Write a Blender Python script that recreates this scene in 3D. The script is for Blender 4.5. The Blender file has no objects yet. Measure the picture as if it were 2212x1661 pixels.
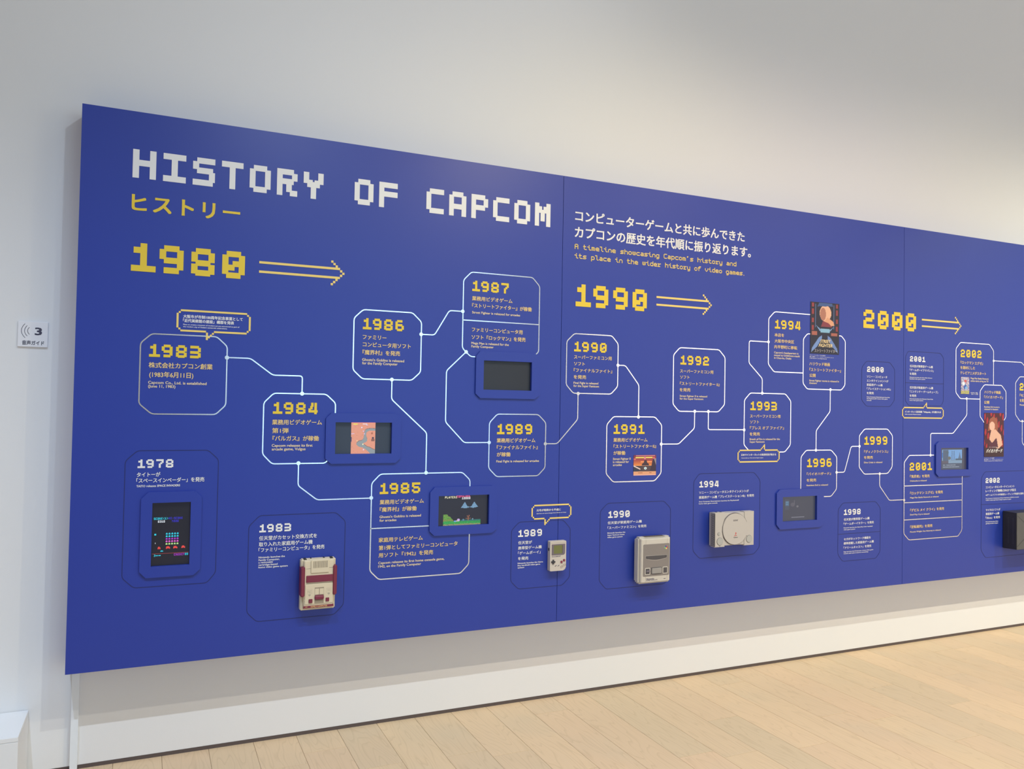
import bpy, bmesh, math, random
import numpy as np
from mathutils import Vector, Matrix
random.seed(7)
C = bpy.context.scene.collection
SC = bpy.context.scene

# ---------------------------------------------------------------- camera
FW, FH = 2212.0, 1661.0
FPX = 1726.13                       # focal length in pixels of the 2212 frame
CAM = Vector((0.0, 0.0, 1.529))
RX, RY, RZ = 0.02262, -0.0181, -0.42421
cx_, sx_, cy_, sy_, cz_, sz_ = math.cos(RX), math.sin(RX), math.cos(RY), math.sin(RY), math.cos(RZ), math.sin(RZ)
MR = np.array([[cz_, -sz_, 0], [sz_, cz_, 0], [0, 0, 1]]) @ np.array([[1, 0, 0], [0, cx_, -sx_], [0, sx_, cx_]]) @ np.array([[cy_, 0, sy_], [0, 1, 0], [-sy_, 0, cy_]])
cam_d = bpy.data.cameras.new('camera'); cam = bpy.data.objects.new('camera', cam_d); C.objects.link(cam)
cam_d.sensor_width = 36.0; cam_d.sensor_fit = 'HORIZONTAL'; cam_d.lens = FPX * 36.0 / FW
cam_d.clip_start = 0.05; cam_d.clip_end = 100
M4 = Matrix.Identity(4)
for i in range(3):
    M4[i][0] = MR[i, 0]; M4[i][1] = MR[i, 2]; M4[i][2] = -MR[i, 1]; M4[i][3] = CAM[i]
cam.matrix_world = M4
SC.camera = cam

# ---------------------------------------------------------------- light and exposure
SC.view_settings.view_transform = 'Standard'
SC.view_settings.look = 'None'
SC.view_settings.gamma = 1.0
SC.view_settings.use_curve_mapping = False
SC.view_settings.exposure = 0.0
wd = bpy.data.worlds.new('world'); SC.world = wd; wd.use_nodes = True
wd.node_tree.nodes['Background'].inputs[0].default_value = (0.972, 0.983, 1.000, 1)
wd.node_tree.nodes['Background'].inputs[1].default_value = 0.360

def spot(name, loc, target, power, col, size=55, blend=0.9, radius=0.02):
    l = bpy.data.lights.new(name, 'SPOT'); o = bpy.data.objects.new(name, l); C.objects.link(o)
    l.energy = power; l.color = col; l.spot_size = math.radians(size); l.spot_blend = blend; l.shadow_soft_size = radius
    o.location = loc
    o.rotation_euler = (Vector(target) - Vector(loc)).to_track_quat('-Z', 'Y').to_euler()
    return o
WARM = (1.0, 0.87, 0.70); NEUT = (1.0, 0.93, 0.83); COOL = (0.93, 0.96, 1.0)
spot('track_spot', (0.75, 1.39, 3.63), (0.3, 3.7, 0.9), 35.5, (0.609, 0.788, 1.000), 120, 1.0)
spot('track_spot', (1.87, 2.68, 4.5), (0.9, 3.7, 1.2), 12.0, (0.833, 0.917, 1.000), 140, 1.0)
spot('track_spot', (2.3, 1.39, 3.63), (2.4, 3.7, 0.5), 119.9, (1.000, 0.829, 0.493), 120, 1.0)
spot('track_spot', (3.8, 1.39, 3.63), (3.9, 3.7, 0.5), 80.3, (1.000, 0.784, 0.756), 120, 1.0)
spot('track_spot', (5.3, 1.39, 3.63), (5.3999999999999995, 3.7, 0.5), 94.7, (1.000, 0.851, 0.531), 120, 1.0)
spot('track_spot', (7.0, 1.39, 3.63), (7.1, 3.7, 0.5), 205.7, (1.000, 0.988, 0.773), 120, 1.0)
spot('downlight', (-0.8, 1.2, 4.6), (-0.8, 1.6, 0), 380.2, (0.584, 0.735, 1.000), 100, 1.0)
spot('downlight', (1.2, 1.2, 4.6), (1.2, 1.6, 0), 263.0, (0.953, 1.000, 0.920), 100, 1.0)
spot('downlight', (3.2, 1.2, 4.6), (3.2, 1.6, 0), 180.3, (0.954, 1.000, 0.902), 100, 1.0)
spot('downlight', (5.2, 1.2, 4.6), (5.2, 1.6, 0), 271.3, (0.919, 1.000, 0.902), 100, 1.0)
spot('downlight', (7.2, 1.2, 4.6), (7.2, 1.6, 0), 308.8, (1.000, 0.899, 0.748), 100, 1.0)
spot('track_spot', (0.75, 1.39, 3.63), (1.6, 3.7, 3.0), 20.7, (1.000, 0.920, 0.801), 110, 1.0)  # extra spot, added at the first one's position to brighten the upper wall

# ---------------------------------------------------------------- helpers
YB, YW = 3.58, 3.73                 # front of the display board, face of the wall

def lin(r, g=None, b=None):
    if g is None: r, g, b = r
    f = lambda v: (v / 255 / 12.92) if v / 255 <= 0.04045 else ((v / 255 + 0.055) / 1.055) ** 2.4
    return (f(r), f(g), f(b), 1)

def ray(px, py):
    u = np.array([(px - FW / 2) / FPX, 1.0, -(py - FH / 2) / FPX]); return MR @ u
def onwall(px, py, Y=YB):
    d = ray(px, py); k = Y / d[1]; return d[0] * k, CAM.z + d[2] * k
def onfloor(px, py):
    d = ray(px, py); k = -CAM.z / d[2]; return d[0] * k, d[1] * k

class Crop:                          # a measuring frame on the photograph: origin and magnification
    def __init__(s, x, y, k): s.x, s.y, s.k = x, y, k
    def px(s, x, y): return s.x + x / s.k, s.y + y / s.k
    def __call__(s, x, y, Y=YB): return onwall(*s.px(x, y), Y)
    def pts(s, L, Y=YB): return [s(a, b, Y) for a, b in L]

MATS = {}
def mat(name, col, rough=0.5, metal=0.0, spec=0.5, noise=0.0, nscale=40.0, bump=0.0, bscale=200.0, emit=0.0):
    if name in MATS: return MATS[name]
    m = bpy.data.materials.new(name); m.use_nodes = True; nt = m.node_tree; b = nt.nodes['Principled BSDF']
    c = lin(col) if max(col) > 1.0 else (*col, 1)
    b.inputs['Base Color'].default_value = c
    b.inputs['Roughness'].default_value = rough; b.inputs['Metallic'].default_value = metal
    b.inputs['Specular IOR Level'].default_value = spec
    tc = nt.nodes.new('ShaderNodeTexCoord')
    if noise > 0:
        n = nt.nodes.new('ShaderNodeTexNoise'); n.inputs['Scale'].default_value = nscale; n.inputs['Detail'].default_value = 3
        nt.links.new(tc.outputs['Object'], n.inputs['Vector'])
        mr = nt.nodes.new('ShaderNodeMapRange'); mr.inputs['To Min'].default_value = 1 - noise; mr.inputs['To Max'].default_value = 1 + noise
        nt.links.new(n.outputs['Fac'], mr.inputs['Value'])
        vm = nt.nodes.new('ShaderNodeVectorMath'); vm.operation = 'SCALE'; vm.inputs[0].default_value = c[:3]
        nt.links.new(mr.outputs[0], vm.inputs['Scale']); nt.links.new(vm.outputs[0], b.inputs['Base Color'])
    if bump > 0:
        n = nt.nodes.new('ShaderNodeTexNoise'); n.inputs['Scale'].default_value = bscale; n.inputs['Detail'].default_value = 4
        nt.links.new(tc.outputs['Object'], n.inputs['Vector'])
        bp = nt.nodes.new('ShaderNodeBump'); bp.inputs['Strength'].default_value = bump; bp.inputs['Distance'].default_value = 0.002
        nt.links.new(n.outputs['Fac'], bp.inputs['Height']); nt.links.new(bp.outputs[0], b.inputs['Normal'])
    if emit > 0:
        b.inputs['Emission Color'].default_value = c; b.inputs['Emission Strength'].default_value = emit
    MATS[name] = m; return m

M_WALL = mat('wall_paint', (0.80, 0.80, 0.80), 0.8, noise=0.01, nscale=1.5, bump=0.08, bscale=350)
M_BLUE = mat('blue_board_print', (0.015, 0.040, 0.325), 0.42, spec=0.55, noise=0.015, nscale=5, bump=0.05, bscale=600)
M_FOIL = mat('silver_foil', (0.93, 0.93, 0.94), 0.22, metal=1.0, noise=0.02)
M_THIN = mat('dark_blue_line', (0.012, 0.020, 0.13), 0.5)
M_YEL = mat('yellow_vinyl', (0.76, 0.555, 0.040), 0.45, noise=0.01)
M_YELL = mat('pale_yellow_vinyl', (0.82, 0.62, 0.18), 0.45, noise=0.01)
M_WHT = mat('white_vinyl', (0.80, 0.80, 0.80), 0.5, noise=0.01)
M_CRM = mat('cream_print', (0.80, 0.59, 0.25), 0.5, noise=0.01)
M_CRM2 = mat('pale_cream_print', (0.74, 0.62, 0.44), 0.5, noise=0.01)

def mesh_obj(name, verts, faces, m, parent=None, loc=None, smooth=False, mats=None, midx=None):
    me = bpy.data.meshes.new(name); me.from_pydata([tuple(v) for v in verts], [], faces); me.update()
    if mats:
        for q in mats: me.materials.append(q)
        for p, k in zip(me.polygons, midx): p.material_index = k
    else: me.materials.append(m)
    if smooth: me.shade_smooth()
    o = bpy.data.objects.new(name, me); C.objects.link(o)
    if parent: o.parent = parent
    if loc: o.location = loc
    return o
def bm_obj(name, bm, m, parent=None, smooth=False, loc=None):
    me = bpy.data.meshes.new(name); bmesh.ops.recalc_face_normals(bm, faces=bm.faces); bm.to_mesh(me); bm.free()
    me.materials.append(m)
    if smooth:
        for p in me.polygons: p.use_smooth = True
        me.set_sharp_from_angle(angle=math.radians(35))
    o = bpy.data.objects.new(name, me); C.objects.link(o)
    if parent: o.parent = parent
    if loc: o.location = loc
    return o
def thing(name, label, cat, loc=(0, 0, 0), group=None):
    o = bpy.data.objects.new(name, None); C.objects.link(o); o.location = loc; o.empty_display_size = 0.1
    o['label'] = label; o['category'] = cat
    if group: o['group'] = group
    return o
def box_data(x0, x1, y0, y1, z0, z1):
    v = [(x0, y0, z0), (x1, y0, z0), (x1, y1, z0), (x0, y1, z0), (x0, y0, z1), (x1, y0, z1), (x1, y1, z1), (x0, y1, z1)]
    f = [(0, 3, 2, 1), (4, 5, 6, 7), (0, 1, 5, 4), (1, 2, 6, 5), (2, 3, 7, 6), (3, 0, 4, 7)]
    return v, f
def box_obj(name, x0, x1, y0, y1, z0, z1, m, parent=None):
    v, f = box_data(x0, x1, y0, y1, z0, z1); return mesh_obj(name, v, f, m, parent)
class Soup:
    def __init__(s): s.v, s.f = [], []
    def quad(s, a, b, c, d): n = len(s.v); s.v += [a, b, c, d]; s.f.append((n, n + 1, n + 2, n + 3))
    def poly(s, pts): n = len(s.v); s.v += list(pts); s.f.append(tuple(range(n, n + len(pts))))
    def box(s, *a):
        v, f = box_data(*a); n = len(s.v); s.v += v; s.f += [tuple(i + n for i in q) for q in f]
    def add(s, v, f): n = len(s.v); s.v += list(v); s.f += [tuple(i + n for i in q) for q in f]
    def obj(s, name, m, parent=None, **k): return mesh_obj(name, s.v, s.f, m, parent, **k)

# ---------------------------------------------------------------- floor
WPL, XPL = 0.18620, 0.26846        # plank width and the x of one joint line
def wood():
    m = bpy.data.materials.new('pale_oak'); m.use_nodes = True; nt = m.node_tree; b = nt.nodes['Principled BSDF']; L = nt.links.new
    tc = nt.nodes.new('ShaderNodeTexCoord'); oi = nt.nodes.new('ShaderNodeObjectInfo')
    sh = nt.nodes.new('ShaderNodeVectorMath'); sh.operation = 'SCALE'; sh.inputs[0].default_value = (37.0, 91.0, 13.0); L(oi.outputs['Random'], sh.inputs['Scale'])
    ad = nt.nodes.new('ShaderNodeVectorMath'); ad.operation = 'ADD'; L(tc.outputs['Object'], ad.inputs[0]); L(sh.outputs[0], ad.inputs[1])
    mp = nt.nodes.new('ShaderNodeMapping'); mp.inputs['Scale'].default_value = (7.0, 0.9, 1.0); L(ad.outputs[0], mp.inputs['Vector'])
    n1 = nt.nodes.new('ShaderNodeTexNoise'); n1.inputs['Scale'].default_value = 1.3; n1.inputs['Detail'].default_value = 2.0; L(mp.outputs[0], n1.inputs['Vector'])
    mul = nt.nodes.new('ShaderNodeMath'); mul.operation = 'MULTIPLY'; mul.inputs[1].default_value = 16.0; L(n1.outputs['Fac'], mul.inputs[0])
    fr = nt.nodes.new('ShaderNodeMath'); fr.operation = 'FRACT'; L(mul.outputs[0], fr.inputs[0])
    ring = nt.nodes.new('ShaderNodeValToRGB'); ring.color_ramp.elements[0].position = 0.0; ring.color_ramp.elements[0].color = (0.90, 0.89, 0.87, 1)
    ring.color_ramp.elements[1].position = 0.30; ring.color_ramp.elements[1].color = (1, 1, 1, 1); L(fr.outputs[0], ring.inputs['Fac'])
    mp2 = nt.nodes.new('ShaderNodeMapping'); mp2.inputs['Scale'].default_value = (160.0, 5.0, 1.0); L(ad.outputs[0], mp2.inputs['Vector'])
    n2 = nt.nodes.new('ShaderNodeTexNoise'); n2.inputs['Scale'].default_value = 1.0; n2.inputs['Detail'].default_value = 3.0; L(mp2.outputs[0], n2.inputs['Vector'])
    g2 = nt.nodes.new('ShaderNodeMapRange'); g2.inputs['To Min'].default_value = 0.95; g2.inputs['To Max'].default_value = 1.05; L(n2.outputs['Fac'], g2.inputs['Value'])
    n3 = nt.nodes.new('ShaderNodeTexNoise'); n3.inputs['Scale'].default_value = 2.2; L(ad.outputs[0], n3.inputs['Vector'])
    cr = nt.nodes.new('ShaderNodeValToRGB'); L(oi.outputs['Random'], cr.inputs['Fac'])
    e = cr.color_ramp.elements
    e[0].position = 0.0; e[0].color = lin(212, 184, 151)
    e[1].position = 1.0; e[1].color = lin(215, 189, 153)
    for p, c in ((0.18, (208, 183, 150)), (0.36, (216, 188, 153)), (0.52, (203, 181, 149)), (0.68, (213, 184, 151)), (0.84, (208, 182, 149))):
        q = e.new(p); q.color = lin(c)
    gm = nt.nodes.new('ShaderNodeMix'); gm.data_type = 'RGBA'; gm.inputs['B'].default_value = lin(198, 180, 152); L(cr.outputs[0], gm.inputs['A'])
    gf = nt.nodes.new('ShaderNodeMapRange'); gf.inputs['From Min'].default_value = 0.5; gf.inputs['From Max'].default_value = 0.75; gf.inputs['To Max'].default_value = 0.5; L(n3.outputs['Fac'], gf.inputs['Value']); L(gf.outputs[0], gm.inputs['Factor'])
    m1 = nt.nodes.new('ShaderNodeMix'); m1.data_type = 'RGBA'; m1.blend_type = 'MULTIPLY'; m1.inputs['Factor'].default_value = 1; L(gm.outputs['Result'], m1.inputs['A']); L(ring.outputs[0], m1.inputs['B'])
    vs = nt.nodes.new('ShaderNodeVectorMath'); vs.operation = 'SCALE'; L(m1.outputs['Result'], vs.inputs[0]); L(g2.outputs[0], vs.inputs['Scale'])
    L(vs.outputs[0], b.inputs['Base Color'])
    b.inputs['Roughness'].default_value = 0.42; b.inputs['Specular IOR Level'].default_value = 0.4
    bp = nt.nodes.new('ShaderNodeBump'); bp.inputs['Strength'].default_value = 0.12; bp.inputs['Distance'].default_value = 0.001; L(n2.outputs['Fac'], bp.inputs['Height']); L(bp.outputs[0], b.inputs['Normal'])
    return m
M_WOOD = wood()
M_GAP = mat('floor_joint', (0.20, 0.13, 0.08), 0.9)
X_MIN, X_MAX, Y_MIN = -3.2, 18.5, -4.6
floor = box_obj('floor', X_MIN, X_MAX, Y_MIN, YW + 0.12, -0.05, -0.004, M_GAP); floor['kind'] = 'structure'
# joints seen in the photograph: (column, y)
seen = {}
for crop, a in ((Crop(1000, 1250, 3.687), [(730, 1058), (415, 1383), (1885, 1392)]), (Crop(400, 1361, 3.687), [(1125, 954)]),
                (Crop(1600, 1200, 3.603), [(1125, 1260), (1130, 1012), (1727, 1142), (1670, 920), (1805, 1408), (1605, 732), (30, 980)])):
    for p in a:
        X, Y = onfloor(*crop.px(*p)); k = math.floor((X - XPL) / WPL); seen.setdefault(k, []).append(Y)
REST = Soup()
k0 = math.floor((X_MIN - XPL) / WPL); k1 = math.ceil((X_MAX - XPL) / WPL)
for k in range(k0, k1):
    xa = max(X_MIN, XPL + k * WPL); xb = min(X_MAX, XPL + (k + 1) * WPL)
    if xb - xa < 0.02: continue
    top = YW + 0.10
    if k in seen:
        cuts = sorted(seen[k], reverse=True)
        while cuts[-1] > Y_MIN: cuts.append(cuts[-1] - random.uniform(1.5, 1.9))
    else:
        cuts = [top - random.uniform(0.3, 1.9)]
        while cuts[-1] > Y_MIN: cuts.append(cuts[-1] - random.uniform(1.3, 1.9))
    hi = top; g = 0.0006; bv = 0.0016
    for c in cuts:
        lo = max(c, Y_MIN)
        if hi - lo > 0.02:
            X0, X1, Y0, Y1 = xa + g, xb - g, lo + g, hi - g; cxm, cym = (X0 + X1) / 2, (Y0 + Y1) / 2
            hx, hy = (X1 - X0) / 2, (Y1 - Y0) / 2
            v = []
            for (z, s) in ((-0.004, 0), (-bv * 0.5, 0), (0, bv)):
                v += [(-hx + s, -hy + s, z), (hx - s, -hy + s, z), (hx - s, hy - s, z), (-hx + s, hy - s, z)]
            f = [(8, 9, 10, 11)]
            for r in (0, 4):
                for i in range(4): f.append((r + i, r + (i + 1) % 4, r + 4 + (i + 1) % 4, r + 4 + i))
            if -0.6 < cxm < 6.9 and Y1 > 1.9: mesh_obj('plank', v, f, M_WOOD, floor, loc=(cxm, cym, 0))
            else: REST.add([(a + cxm, b + cym, c) for a, b, c in v], f)
        hi = lo

o = REST.obj('plank_field', M_WOOD, floor); o['kind'] = 'stuff'

# ---------------------------------------------------------------- walls
wall = box_obj('wall_back', X_MIN, X_MAX, YW, YW + 0.12, 0.016, 5.2, M_WALL); wall['kind'] = 'structure'
M_SHGAP = mat('dark_skirting', (0.10, 0.075, 0.07), 0.6, noise=0.05)
bb = box_obj('baseboard_back', X_MIN, X_MAX, YW - 0.001, YW + 0.1, 0.0, 0.0155, M_SHGAP); bb['kind'] = 'structure'  # dark strip painted in for the shaded gap under the wall
wf = Soup(); GLOW_PANELS = ((1.2, 5.0, (0.458, 0.728, 1.000), 1.847), (6.9, 18.2, (1.000, 0.955, 0.891), 1.547)); WZ0, WZ1 = 0.15, 4.0  # unseen glowing panels, added for fill light and for the foil to reflect
xa_ = X_MIN
for a, b, col, e in GLOW_PANELS:
    wf.box(xa_, a, Y_MIN - 0.12, Y_MIN, 0, 5.2); wf.box(a, b, Y_MIN - 0.12, Y_MIN, 0, WZ0); wf.box(a, b, Y_MIN - 0.12, Y_MIN, WZ1, 5.2); xa_ = b
wf.box(xa_, X_MAX, Y_MIN - 0.12, Y_MIN, 0, 5.2)
wf = wf.obj('wall_front', M_WALL); wf['kind'] = 'structure'
for i, (a, b, col, e) in enumerate(GLOW_PANELS):
    pn = box_obj('window_%d' % (i + 1), a, b, Y_MIN - 0.10, Y_MIN - 0.08, WZ0, WZ1, mat('daylight_pane_%d' % (i + 1), col, 0.5, emit=e)); pn['kind'] = 'structure'  # emissive panel added behind the camera to light the board
    n_ = max(2, round((b - a) / 1.9)); F_ = Soup()
    for k in range(n_ + 1):
        x = a + (b - a) * k / n_; F_.box(x - 0.02, x + 0.02, Y_MIN - 0.08, Y_MIN - 0.04, WZ0, WZ1)
    for z in (WZ0 + 0.02, WZ1 - 0.02): F_.box(a, b, Y_MIN - 0.08, Y_MIN - 0.045, z - 0.02, z + 0.02)
    F_.obj('window_frame', mat('white_metal_profile', (0.80, 0.84, 0.88), 0.35, noise=0.01), pn)
ZB_ = CAM.z - 0.3060 * YB
# white vertical edge profile on the wall
tx, tz = onwall(160.5, 1600, YW)
tr = Soup(); tr.box(tx - 0.0135, tx + 0.0135, YW - 0.022, YW, 0.0, ZB_ + 0.9)
trm = tr.obj('trim_1', mat('white_metal_profile', (0.80, 0.84, 0.88), 0.35, noise=0.01)); trm['kind'] = 'structure'

# ---------------------------------------------------------------- the display board
XL = -0.07749 * YB
ZT, ZB_ = CAM.z + 0.3233 * YB, CAM.z - 0.3060 * YB
XS1, XS2 = 0.52655 * YB, 1.20898 * YB
XS3 = XS2 + (XS2 - XS1)
BASE = (XL, YB, ZB_)
board = thing('display_board', 'long blue timeline display board with pixel lettering, standing proud of the white wall', 'display board', BASE)
def loc(X, Z, off=0.0): return (X - BASE[0], -off, Z - BASE[2])
HOLES = []                          # screen openings, filled in by the monitors
def build_panels():
    g = 0.0012
    for a, b in ((XL, XS1 - g), (XS1 + g, XS2 - g), (XS2 + g, XS3 - g)):
        bm = bmesh.new(); D_ = YW - YB - 0.0005
        def rect(x0, x1, z0, z1, y): return [bm.verts.new((x - BASE[0], y, z - BASE[2])) for x, z in ((x0, z0), (x1, z0), (x1, z1), (x0, z1))]
        of, ob = rect(a, b, ZB_, ZT, 0), rect(a, b, ZB_, ZT, D_); bm.faces.new(list(reversed(ob)))
        for i in range(4): bm.faces.new((of[i], of[(i + 1) % 4], ob[(i + 1) % 4], ob[i]))
        edges = [bm.edges.get((of[i], of[(i + 1) % 4])) for i in range(4)]
        for x0, x1, z0, z1 in HOLES:
            if a < x0 and x1 < b:
                hf, hb = rect(x0, x1, z0, z1, 0), rect(x0, x1, z0, z1, 0.030)
                for i in range(4): bm.faces.new((hf[i], hb[i], hb[(i + 1) % 4], hf[(i + 1) % 4]))
                bm.faces.new(hb); edges += [bm.edges.get((hf[i], hf[(i + 1) % 4])) for i in range(4)]
        bmesh.ops.triangle_fill(bm, edges=edges, use_beauty=True)
        bm_obj('board_panel', bm, M_BLUE, board)

# rectilinear clean-up of measured outlines
def snap(P, closed):
    P = [list(p) for p in P]; n = len(P); segs = [(i, (i + 1) % n) for i in range(n if closed else n - 1)]
    gx, gz = list(range(n)), list(range(n))
    def find(g, i):
        while g[i] != i: i = g[i]
        return i
    for a, b in segs:
        dx, dz = abs(P[a][0] - P[b][0]), abs(P[a][1] - P[b][1])
        if dz < 0.14 * dx: gz[find(gz, a)] = find(gz, b)
        elif dx < 0.14 * dz: gx[find(gx, a)] = find(gx, b)
    for ax, g in ((0, gx), (1, gz)):
        grp = {}
        for i in range(n): grp.setdefault(find(g, i), []).append(i)
        for q in grp.values():
            m = sum(P[i][ax] for i in q) / len(q)
            for i in q: P[i][ax] = m
    return [tuple(p) for p in P]
def rounded(P, closed, r):
    out = []; n = len(P)
    for i in range(n):
        if not closed and i in (0, n - 1): out.append(P[i]); continue
        a, b, c = Vector(P[i - 1]), Vector(P[i]), Vector(P[(i + 1) % n])
        d1, d2 = (a - b), (c - b); l1, l2 = d1.length, d2.length
        k = min(r, l1 * 0.45, l2 * 0.45)
        p, q = b + d1.normalized() * k, b + d2.normalized() * k
        for t in (0, 0.33, 0.67, 1.0):
            out.append(tuple((1 - t) ** 2 * p + 2 * t * (1 - t) * b + t * t * q))
    return out
def strip(S, P, w, off, closed=False, r=0.012, dosnap=True):
    if dosnap: P = snap(P, closed)
    P = rounded(P, closed, r); n = len(P); Ls, Rs = [], []
    for i in range(n):
        b = Vector(P[i])
        a = Vector(P[i - 1]) if (closed or i > 0) else None
        c = Vector(P[(i + 1) % n]) if (closed or i < n - 1) else None
        t1 = (b - a).normalized() if a is not None else None
        t2 = (c - b).normalized() if c is not None else None
        if t1 is None: t1 = t2
        if t2 is None: t2 = t1
        nn = Vector((-(t1 + t2).y, (t1 + t2).x)).normalized(); k = 1 / max(0.5, nn.dot(Vector((-t1.y, t1.x))))
        Ls.append(b + nn * w / 2 * k); Rs.append(b - nn * w / 2 * k)
    for i in range(n if closed else n - 1):
        j = (i + 1) % n
        S.quad(loc(Rs[i].x, Rs[i].y, off), loc(Rs[j].x, Rs[j].y, off), loc(Ls[j].x, Ls[j].y, off), loc(Ls[i].x, Ls[i].y, off))
WF, WT = 0.0050, 0.0028
def outline(ctx, P, kind, closed=True, divs=(), name='timeline_frame'):
    S = Soup(); w = WF if kind == 'foil' else WT; off = 0.0011 if kind == 'foil' else 0.0008
    strip(S, ctx.pts(P), w, off, closed)
    for d in divs: strip(S, ctx.pts(d), w, off, False)
    o = S.obj(name, M_FOIL if kind == 'foil' else M_THIN, board)
    o['label'] = 'silver foil cut-corner outline' if kind == 'foil' else 'thin dark blue cut-corner outline'
    return o
def connector(px):
    S = Soup(); strip(S, [onwall(*p) for p in px], WF, 0.0010)
    S.obj('connector_line', M_FOIL, board)
def dot(px, py, r=0.0088):
    X, Z = onwall(px, py); v = [loc(X + r * math.cos(t * math.pi / 10), Z + r * math.sin(t * math.pi / 10), 0.0016) for t in range(20)]
    mesh_obj('node_dot', v, [tuple(range(20))], M_FOIL, board)

# ---- pixel digits and letters on an 11 x 14 grid: (x0, x1, row0, row1), rows from the top
R_ = dict(
 **{'0': [(2,9,0,3),(0,3,2,12),(8,11,2,12),(2,9,11,14),(5,8,5,7),(3,8,7,8),(3,6,8,10)],
 '1': [(4,7,0,11),(1,4,2,5),(0,11,11,14)],
 '2': [(2,9,0,3),(0,3,2,5),(8,11,2,7),(2,9,6,9),(0,3,8,11),(0,11,11,14)],
 '3': [(0,9,0,3),(8,11,2,7),(0,9,6,9),(8,11,8,13),(0,9,11,14)],
 '4': [(7,10,0,14),(3,6,0,5),(2,5,4,8),(0,3,7,12),(0,11,9,12)],
 '5': [(0,11,0,3),(0,3,0,6),(2,9,5,8),(8,11,7,12),(0,3,9,12),(2,9,11,14)],
 '6': [(2,9,0,3),(0,3,2,12),(2,9,5,8),(8,11,7,12),(2,9,11,14)],
 '7': [(0,11,0,3),(8,11,2,6),(6,9,5,8),(4,7,7,14)],
 '8': [(2,9,0,3),(0,3,2,7),(8,11,2,7),(2,9,6,9),(0,3,8,13),(8,11,8,13),(2,9,11,14)],
 '9': [(2,9,0,3),(0,3,2,7),(8,11,2,12),(2,9,6,9),(2,9,11,14)],
 'H': [(0,3,0,14),(8,11,0,14),(3,8,5,8)], 'I': [(0,11,0,3),(4,7,3,11),(0,11,11,14)],
 'S': [(2,11,0,3),(0,3,2,6),(2,10,5,8),(8,11,7,12),(0,10,11,14)], 'T': [(0,11,0,3),(4,7,3,14)],
 'O': [(2,9,0,3),(0,3,2,12),(8,11,2,12),(2,9,11,14)],
 'R': [(0,3,0,14),(3,9,0,3),(8,11,2,6),(3,9,5,8),(5,8,7,12),(7,11,11,14)],
 'Y': [(0,3,0,6),(8,11,0,6),(3,5,4,6),(6,8,4,6),(2,9,5,8),(4,7,8,14)],
 'F': [(0,3,0,14),(3,11,0,3),(3,11,5,8)], 'C': [(2,11,0,3),(0,3,2,12),(2,11,11,14)],
 'A': [(2,9,0,3),(0,3,2,14),(8,11,2,14),(3,8,7,10)], 'P': [(0,3,0,14),(3,9,0,3),(8,11,2,7),(3,9,6,9)],
 'M': [(0,3,0,14),(8,11,0,14),(3,5,2,6),(6,8,2,6),(4,7,4,11),(5,6,4,6)]})
def pixel_glyphs(S, text, X0, X1, Zt, Zb, off, pitch=14.5):
    lead = 2 if text[0] == '1' and len(text) > 1 else 0
    cols = pitch * (len(text) - 1) + 11 - lead; u = (X1 - X0) / cols; h = (Zt - Zb) / 14
    for i, ch in enumerate(text):
        if ch == ' ': continue
        ox = X0 + (i * pitch - (lead if i else 0)) * u
        rows = {}
        for a, b, r0, r1 in R_[ch]:
            for r in range(r0, r1): rows.setdefault(r, set()).update(range(a, b))
        runs = []
        for r in sorted(rows):
            s = sorted(rows[r]); st = s[0]; pv = st
            for c in s[1:] + [99]:
                if c != pv + 1: runs.append([st, pv + 1, r, r + 1]); st = c
                pv = c
        merged = []
        for q in runs:
            for m_ in merged:
                if m_[0] == q[0] and m_[1] == q[1] and m_[3] == q[2]: m_[3] = q[3]; break
            else: merged.append(q)
        for a, b, r0, r1 in merged:
            S.quad(loc(ox + a * u, Zt - r1 * h, off), loc(ox + b * u, Zt - r1 * h, off), loc(ox + b * u, Zt - r0 * h, off), loc(ox + a * u, Zt - r0 * h, off))
def year(ctx, text, xl, xr, yt, yb, parent, m=M_YEL, pitch=14.5, name='year_numerals', xr_y=None):
    X0, Zt = ctx(xl, yt); _, Zb = ctx(xl, yb)
    ym = (yt + yb) / 2
    # find the pixel on the right end that lies at the same height
    Xm, Zm = ctx(xl, ym); yy = ym
    for _ in range(12):
        X1, Z1 = ctx(xr, yy); yy += (Z1 - Zm) * FPX / max(YB, 1) * ctx.k * 0.8
    S = Soup(); pixel_glyphs(S, text, X0, X1, Zt, Zb, 0.0013, pitch)
    return S.obj(name, m, parent)
def right_x(ctx, xl, xr, y):
    _, Zm = ctx(xl, y); yy = y
    for _ in range(12):
        X1, Z1 = ctx(xr, yy); yy += (Z1 - Zm) * FPX / YB * ctx.k * 0.8
    return X1

# ---- small monospaced pixel letters
F5 = {}
def g5(ch, rows): F5[ch] = rows.split('/')
g5('A', '.###./#...#/#...#/#####/#...#/#...#/#...#'); g5('C', '.####/#..../#..../#..../#..../#..../.####')
g5('a', '...../...../.###./....#/.####/#...#/.####'); g5('c', '...../...../.####/#..../#..../#..../.####')
g5('d', '....#/....#/.####/#...#/#...#/#...#/.####'); g5('e', '...../...../.###./#...#/#####/#..../.####')
g5('f', '..###/.#.../####./.#.../.#.../.#.../.#...'); g5('g', '...../...../.####/#...#/#...#/#...#/.####/....#/.###.')
g5('h', '#..../#..../####./#...#/#...#/#...#/#...#'); g5('i', '..#../...../###../..#../..#../..#../...##')
g5('l', '###../..#../..#../..#../..#../..#../...##'); g5('m', '...../...../####./#.#.#/#.#.#/#.#.#/#.#.#')
g5('n', '...../...../.###./#...#/#...#/#...#/#...#'); g5('o', '...../...../.###./#...#/#...#/#...#/.###.')
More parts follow.
